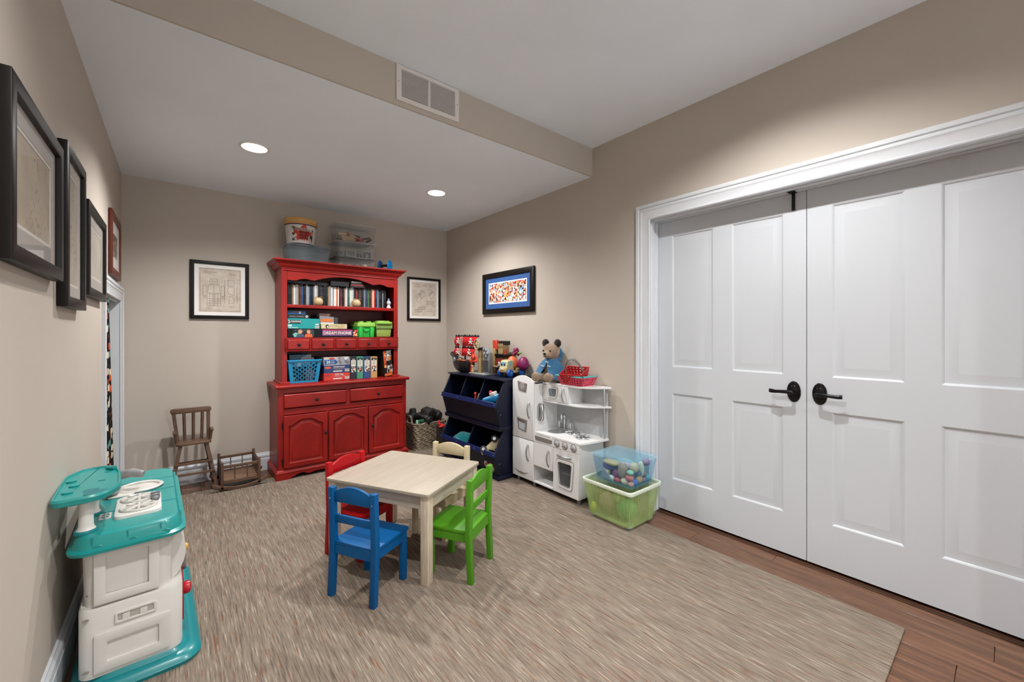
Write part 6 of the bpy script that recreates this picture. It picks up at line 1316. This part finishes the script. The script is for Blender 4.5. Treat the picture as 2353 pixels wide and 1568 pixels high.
for k in range(3): x = cxh+(k-1)*.054; MB().tube([(x, 4.235, zs_), (x*1.0+(k-1)*.006, 4.253, ztp-.015)], [.0105, .0115], 10).build('spindle', DW, t)
# ================================================================== doll cradle
t = thing('doll_cradle', 'dark wooden rocking doll cradle beside the high chair', 'cradle', (.40, 4.15, 0)); X0, X1, Y0_, Y1_ = .278, .53, 3.972, 4.30; HP_ = .237
def post(x, y, h): MB().box(x-.010, x+.010, y-.010, y+.010, .042, h).build('post', DW, t, .003, 2)
for x in (X0, X1):
    for y in (Y0_, Y1_): post(x, y, HP_)
for y in (Y0_, Y1_):
    MB().box(X0+.01, X1-.01, y-.007, y+.007, .19, .212).build('end_rail', DWX, t, .002, 1); MB().box(X0+.01, X1-.01, y-.007, y+.007, .068, .092).build('end_rail', DWX, t, .002, 1)
    for k in (1, 2): x = X0+(X1-X0)*k/3; MB().cyl((x, y, .09), (x, y, .192), .0035, None, 8).build('spindle', DW, t)
    m = MB(); N = 20; top_ = [(X0-.065+(X1-X0+.13)*i/N, .014+.046*(abs(i/N-.5)*2)**2.2+ZR*(1 if y < 4.09 else 0)) for i in range(N+1)]
    m.prism(top_+[(p[0], p[1]+.022) for p in reversed(top_)] if False else [(p[0], p[1]-.014) for p in top_]+[(p[0], p[1]+.012) for p in reversed(top_)], 'y', y-.009, y+.009); m.build('rocker', DWX, t, .002, 1)
    for x in (X0, X1): MB().box(x-.009, x+.009, y-.009, y+.009, .03, .045).build('post_foot', DW, t)
for x in (X0, X1):
    MB().box(x-.006, x+.006, Y0_+.01, Y1_-.01, .19, .212).build('side_rail', wood('32241b', '5e4636', 1, .45), t, .002, 1); MB().box(x-.006, x+.006, Y0_+.01, Y1_-.01, .068, .092).build('side_rail', wood('32241b', '5e4636', 1, .45), t, .002, 1)
    for k in range(1, 8): y = Y0_+(Y1_-Y0_)*k/8; MB().box(x-.003, x+.003, y-.008, y+.008, .09, .192).build('slat', DW, t)
MB().box(X0+.006, X1-.006, Y0_+.007, Y1_-.007, .072, .080).build('bed_board', wood('5e4734', '8a6d54', 0, .5), t)
# ================================================================== teal and white toddler kitchen on the left
TE = M('1b8d8a', .32, var=.05, coat=.1); TED = M('0d7d83', .32, var=.05, coat=.1); PW = M('cfcdc8', .38, var=.03); PG = M('77787a', .4, var=.1)
t = thing('toddler_kitchen', 'teal and white plastic toddler kitchen by the left wall', 'play kitchen', (-.13, 2.42, ZR), math.radians(2.0), local=True)
# local frame: x from the wall side (-) to the room (+); y away from the camera
def RR(x0, x1, y0, y1, z, r=.04, n=5): return [(a, b_, z) for a, b_ in rrect(x0, x1, y0, y1, r, n)]
def slab(nm, lv, mat, parent=t, r=.04, sm=40, cap=True): m = MB(); m.loft([RR(*q[:4], q[4], r) for q in lv], cap); return m.build(nm, mat, parent, 0, 2, sm)
# base tray with a bay toward the room
def base_out(z, i):
    out = []
    for a, b_ in rrect(-.17+i, .19-i, -.43+i, .40-i, .07, 6): out.append((a, b_, z))
    return out
m = MB(); L = []
for z, i in ((0, .0), (.014, -.004), (.030, .006), (.040, .022), (.040, .030), (.062, .044), (.066, .05)):
    P = []
    for a, b_, zz in base_out(z, i):
        if a > .12-i and -.36 < b_ < .33: a -= .045*(.5+.5*math.cos(PI*min(1, abs(b_-.0)/.33)))
        P.append((a, b_, zz))
    L.append(P)
m.loft(L); m.build('base', TED, t, 0, 2, 45)
# two storey white body: lower block slightly bigger
lo = MB(); lo.loft([RR(-.148, .135, -.390, .36, .055), RR(-.148, .135, -.390, .36, .285), RR(-.143, .130, -.385, .355, .296)]); lo.build('lower_body', PW, t, 0, 2, 40)
up = MB(); up.loft([RR(-.135, .105, -.375, .345, .29), RR(-.140, .100, -.385, .35, .52)]); up.build('upper_body', PW, t, 0, 2, 40)
# recesses and mouldings on the near side (raised borders around recessed fields)
def near_border(x0, x1, z0, z1, y, w_, d, nm, mat=PW, r=.006):
    MB().ring(rrect(x0, x1, z0, z1, r, 3), rrect(x0+w_, x1-w_, z0+w_, z1-w_, r*.6, 3), 'y', y-d, y+.004).build(nm, mat, t, .0018, 2)
near_border(-.108, .098, .070, .206, -.390, .034, .008, 'lower_moulding'); near_border(-.108, .066, .305, .500, -.384, .030, .007, 'upper_moulding')
near_border(-.055, .058, .222, .262, -.390, .008, .005, 'slot_frame'); MB().box(-.047, .050, -.3915, -.389, .230, .254).build('slot_recess', M('a7a39a', .5), t)
for x in (-.025, .022): MB().box(x-.010, x+.010, -.394, -.390, .230, .250).build('slot_clip', PW, t, .001, 1)
for z in (.085, .265): MB().prism(ellipse(-.128, z, .009, .004, 14), 'y', -.3915, -.388).build('finger_notch', M('8d887e', .6), t)
MB().ball((-.02, -.3865, .312), (.004, .002, .004), 10).build('screw', M('55524d', .4), t)
MB().ball((-.125, -.3805, .345), (.003, .002, .003), 10).build('screw', M('55524d', .4), t)
# room-side front: oven bulge, door, knob, grey ring
fr_ = MB(); fr_.loft([[(.095+.052*math.sin(PI*u)**.7, -.33+.60*v_, .285+.225*u) for v_ in (0, .15, .5, .85, 1)]+[(.09, -.33+.60*v_, .285+.225*u) for v_ in (1, .5, 0)] for u in [i/10 for i in range(11)]]); fr_.build('front_bulge', PW, t, 0, 2, 40)
od2 = MB().box(.134, .142, -.30, .02, .10, .27).build('oven_door', M('8c1c24', .35), t, .004, 2)
MB().lathe([(0, 0), (.022, 0), (.026, .010), (.024, .022), (.012, .028), (0, .029)], n=20, m=Matrix.Translation((.142, -.23, .195)) @ Matrix.Rotation(PI/2, 4, 'Y')).build('oven_knob', M('b3192a', .3), od2)
m = MB(); m.tube([(.148, -.17+.045*math.cos(a), .300+.045*math.sin(a)) for a in [2*PI*i/24 for i in range(24)]], .006, 8, True); m.build('ring_handle', PG, t)
MB().ball((.150, -.25, .375), (.010, .014, .014), 12).build('yellow_button', M('c8a04c', .4), t)
# counter with down-turned edge
m = MB(); L = []
for z, i in ((.496, -.004), (.499, -.016), (.510, -.018), (.516, -.006), (.545, .001), (.555, .007), (.560, .018), (.560, .022)): L.append(RR(-.158+i, .128-i, -.410+i, .385-i, z, .06))
L.append([(.005+.080*math.cos(2*PI*i/24), .075+.078*math.sin(2*PI*i/24), .560) for i in range(24)])
m.loft(L, False); m.build('countertop', TE, t, 0, 2, 22)
for y in (-.18, .0, .18):
    MB().box(-.10, .125, y-.0015, y+.0015, .5598, .5612).build('tile_groove', TED, t)
for k in range(3):
    x = -.11+k*.09; MB().box(x-.0015, x+.0015, -.4125, -.395, .520, .552).build('edge_groove', TED, t); 
    MB().prism([(x+.0, .520), (x+.03, .520), (x+.015, .530)], 'y', -.417, -.400).build('edge_wedge', TE, t, .002, 1)
MB().box(.126, .134, -.30, .30, .522, .548).build('edge_lip', TE, t, .003, 2)
# sink
m = MB(); cx_, cy_ = .005, .075; m.lathe([(.095, .562), (.098, .568), (.090, .572), (.080, .568), (.072, .545), (.060, .528), (0, .524)], (cx_, cy_, 0), 40, sx=.82, sy=.80); m.build('sink', M('cfccc6', .3, var=.03), t)
m = MB(); m.prism([(-.095, -.02), (-.02, -.025), (-.01, .0), (-.055, .07), (-.095, .06)], 'z', .560, .567); m.build('sink_tab', M('cfccc6', .3), t, .003, 2)
m = MB(); m.tube([(-.075, .13, .56), (-.075, .13, .60), (-.06, .12, .622), (-.02, .10, .628), (.015, .085, .618)], [.018, .018, .020, .020, .015], 14); m.build('tap', M('8c8c8c', .35, var=.3, vs=30), t)
m = MB(); m.ball((-.085, .055, .588), (.03, .035, .018)); m.build('tap_handle', M('b98e4c', .4), t); m = MB(); m.ball((-.085, .015, .578), (.024, .028, .014)); m.build('soap_cup', PG, t)
# cooktop tray with burner grates
m = MB(); m.loft([RR(-.065, .075, -.300, -.055, .559, .025), RR(-.063, .073, -.298, -.057, .570, .025), RR(-.058, .068, -.293, -.062, .573, .022)]); m.build('cooktop', PW, t, 0, 2, 45)
for cy2 in (-.235, -.12):
    m = MB(); m.tube([(.005+.052*math.cos(a), cy2+.046*math.sin(a), .575) for a in [2*PI*i/24 for i in range(24)]], .006, 8, True)
    for q in range(4): a = PI*q/4; m.tube([(.005+.05*math.cos(a), cy2+.044*math.sin(a), .577), (.005-.05*math.cos(a), cy2-.044*math.sin(a), .577)], .0055, 8)
    m.build('burner_grate', M('c4c1bb', .35, var=.05), t)
for cy2 in (-.185, -.15):
    m = MB(); m.ball((.055, cy2, .582), (.016, .016, .010)); m.box(.040, .070, cy2-.003, cy2+.003, .584, .596); m.build('control_knob', PG, t)
MB().ring([(-.105, -.26), (-.072, -.26), (-.072, -.20), (-.105, -.20)], [(-.099, -.254), (-.078, -.254), (-.078, -.206), (-.099, -.206)], 'z', .560, .564).build('grate', PW, t); m = MB(); m.box(-.105, -.072, -.2315, -.2285, .560, .564); m.box(-.09, -.087, -.26, -.20, .560, .564); m.build('grate_bar', PW, t)
# raised shelf on two pillars
for y in (-.345, -.165):
    m = MB(); m.lathe([(.030, .558), (.030, .566), (.024, .570), (.020, .582), (.0185, .668), (.020, .684)], (-.130, y, 0), 24); m.build('pillar', PW, t); m = MB(); m.lathe([(.031, .556), (.033, .562), (.031, .568), (.024, .569)], (-.130, y, 0), 24); m.build('pillar_base', TED, t)
sh = MB(); L = []
for z, i in ((.672, .010), (.676, .002), (.692, .0), (.699, .004), (.699, .008), (.693, .010), (.693, .014)): L.append([(a, b_, z) for a, b_ in rpoly([(-.213+i, -.405+i), (-.085-i, -.400+i), (-.040-i, -.31), (-.050-i, -.10), (-.075-i, .015-i), (-.170+i, .02-i), (-.213+i, -.08)], .035, 5)])
sh.loft(L); shelf = sh.build('raised_shelf', TE, t, 0, 2, 12)
m = MB(); m.prism([(-.135, -.37), (-.08, -.375), (-.075, -.33), (-.10, -.325), (-.10, -.30), (-.14, -.30)], 'z', .693, .6945); m.build('shelf_recess', M('0a6f74', .4), shelf)
for c in ((-.18, -.30), (-.17, -.22), (-.185, -.15)): m = MB(); m.lathe([(.014, .692), (.015, .698), (.010, .700), (0, .699)], (*c, 0), 16); m.build('shelf_stud', TE, shelf)
for c in ((-.09, -.08), (-.10, -.20)): MB().box(c[0]-.010, c[0]+.010, c[1]-.003, c[1]+.003, .693, .6945).build('shelf_slot', M('0a6f74', .4), shelf)
MB().tube([(-.095, -.03, .699), (-.07, -.06, .701)], .008, 10).build('shelf_peg', TE, shelf)
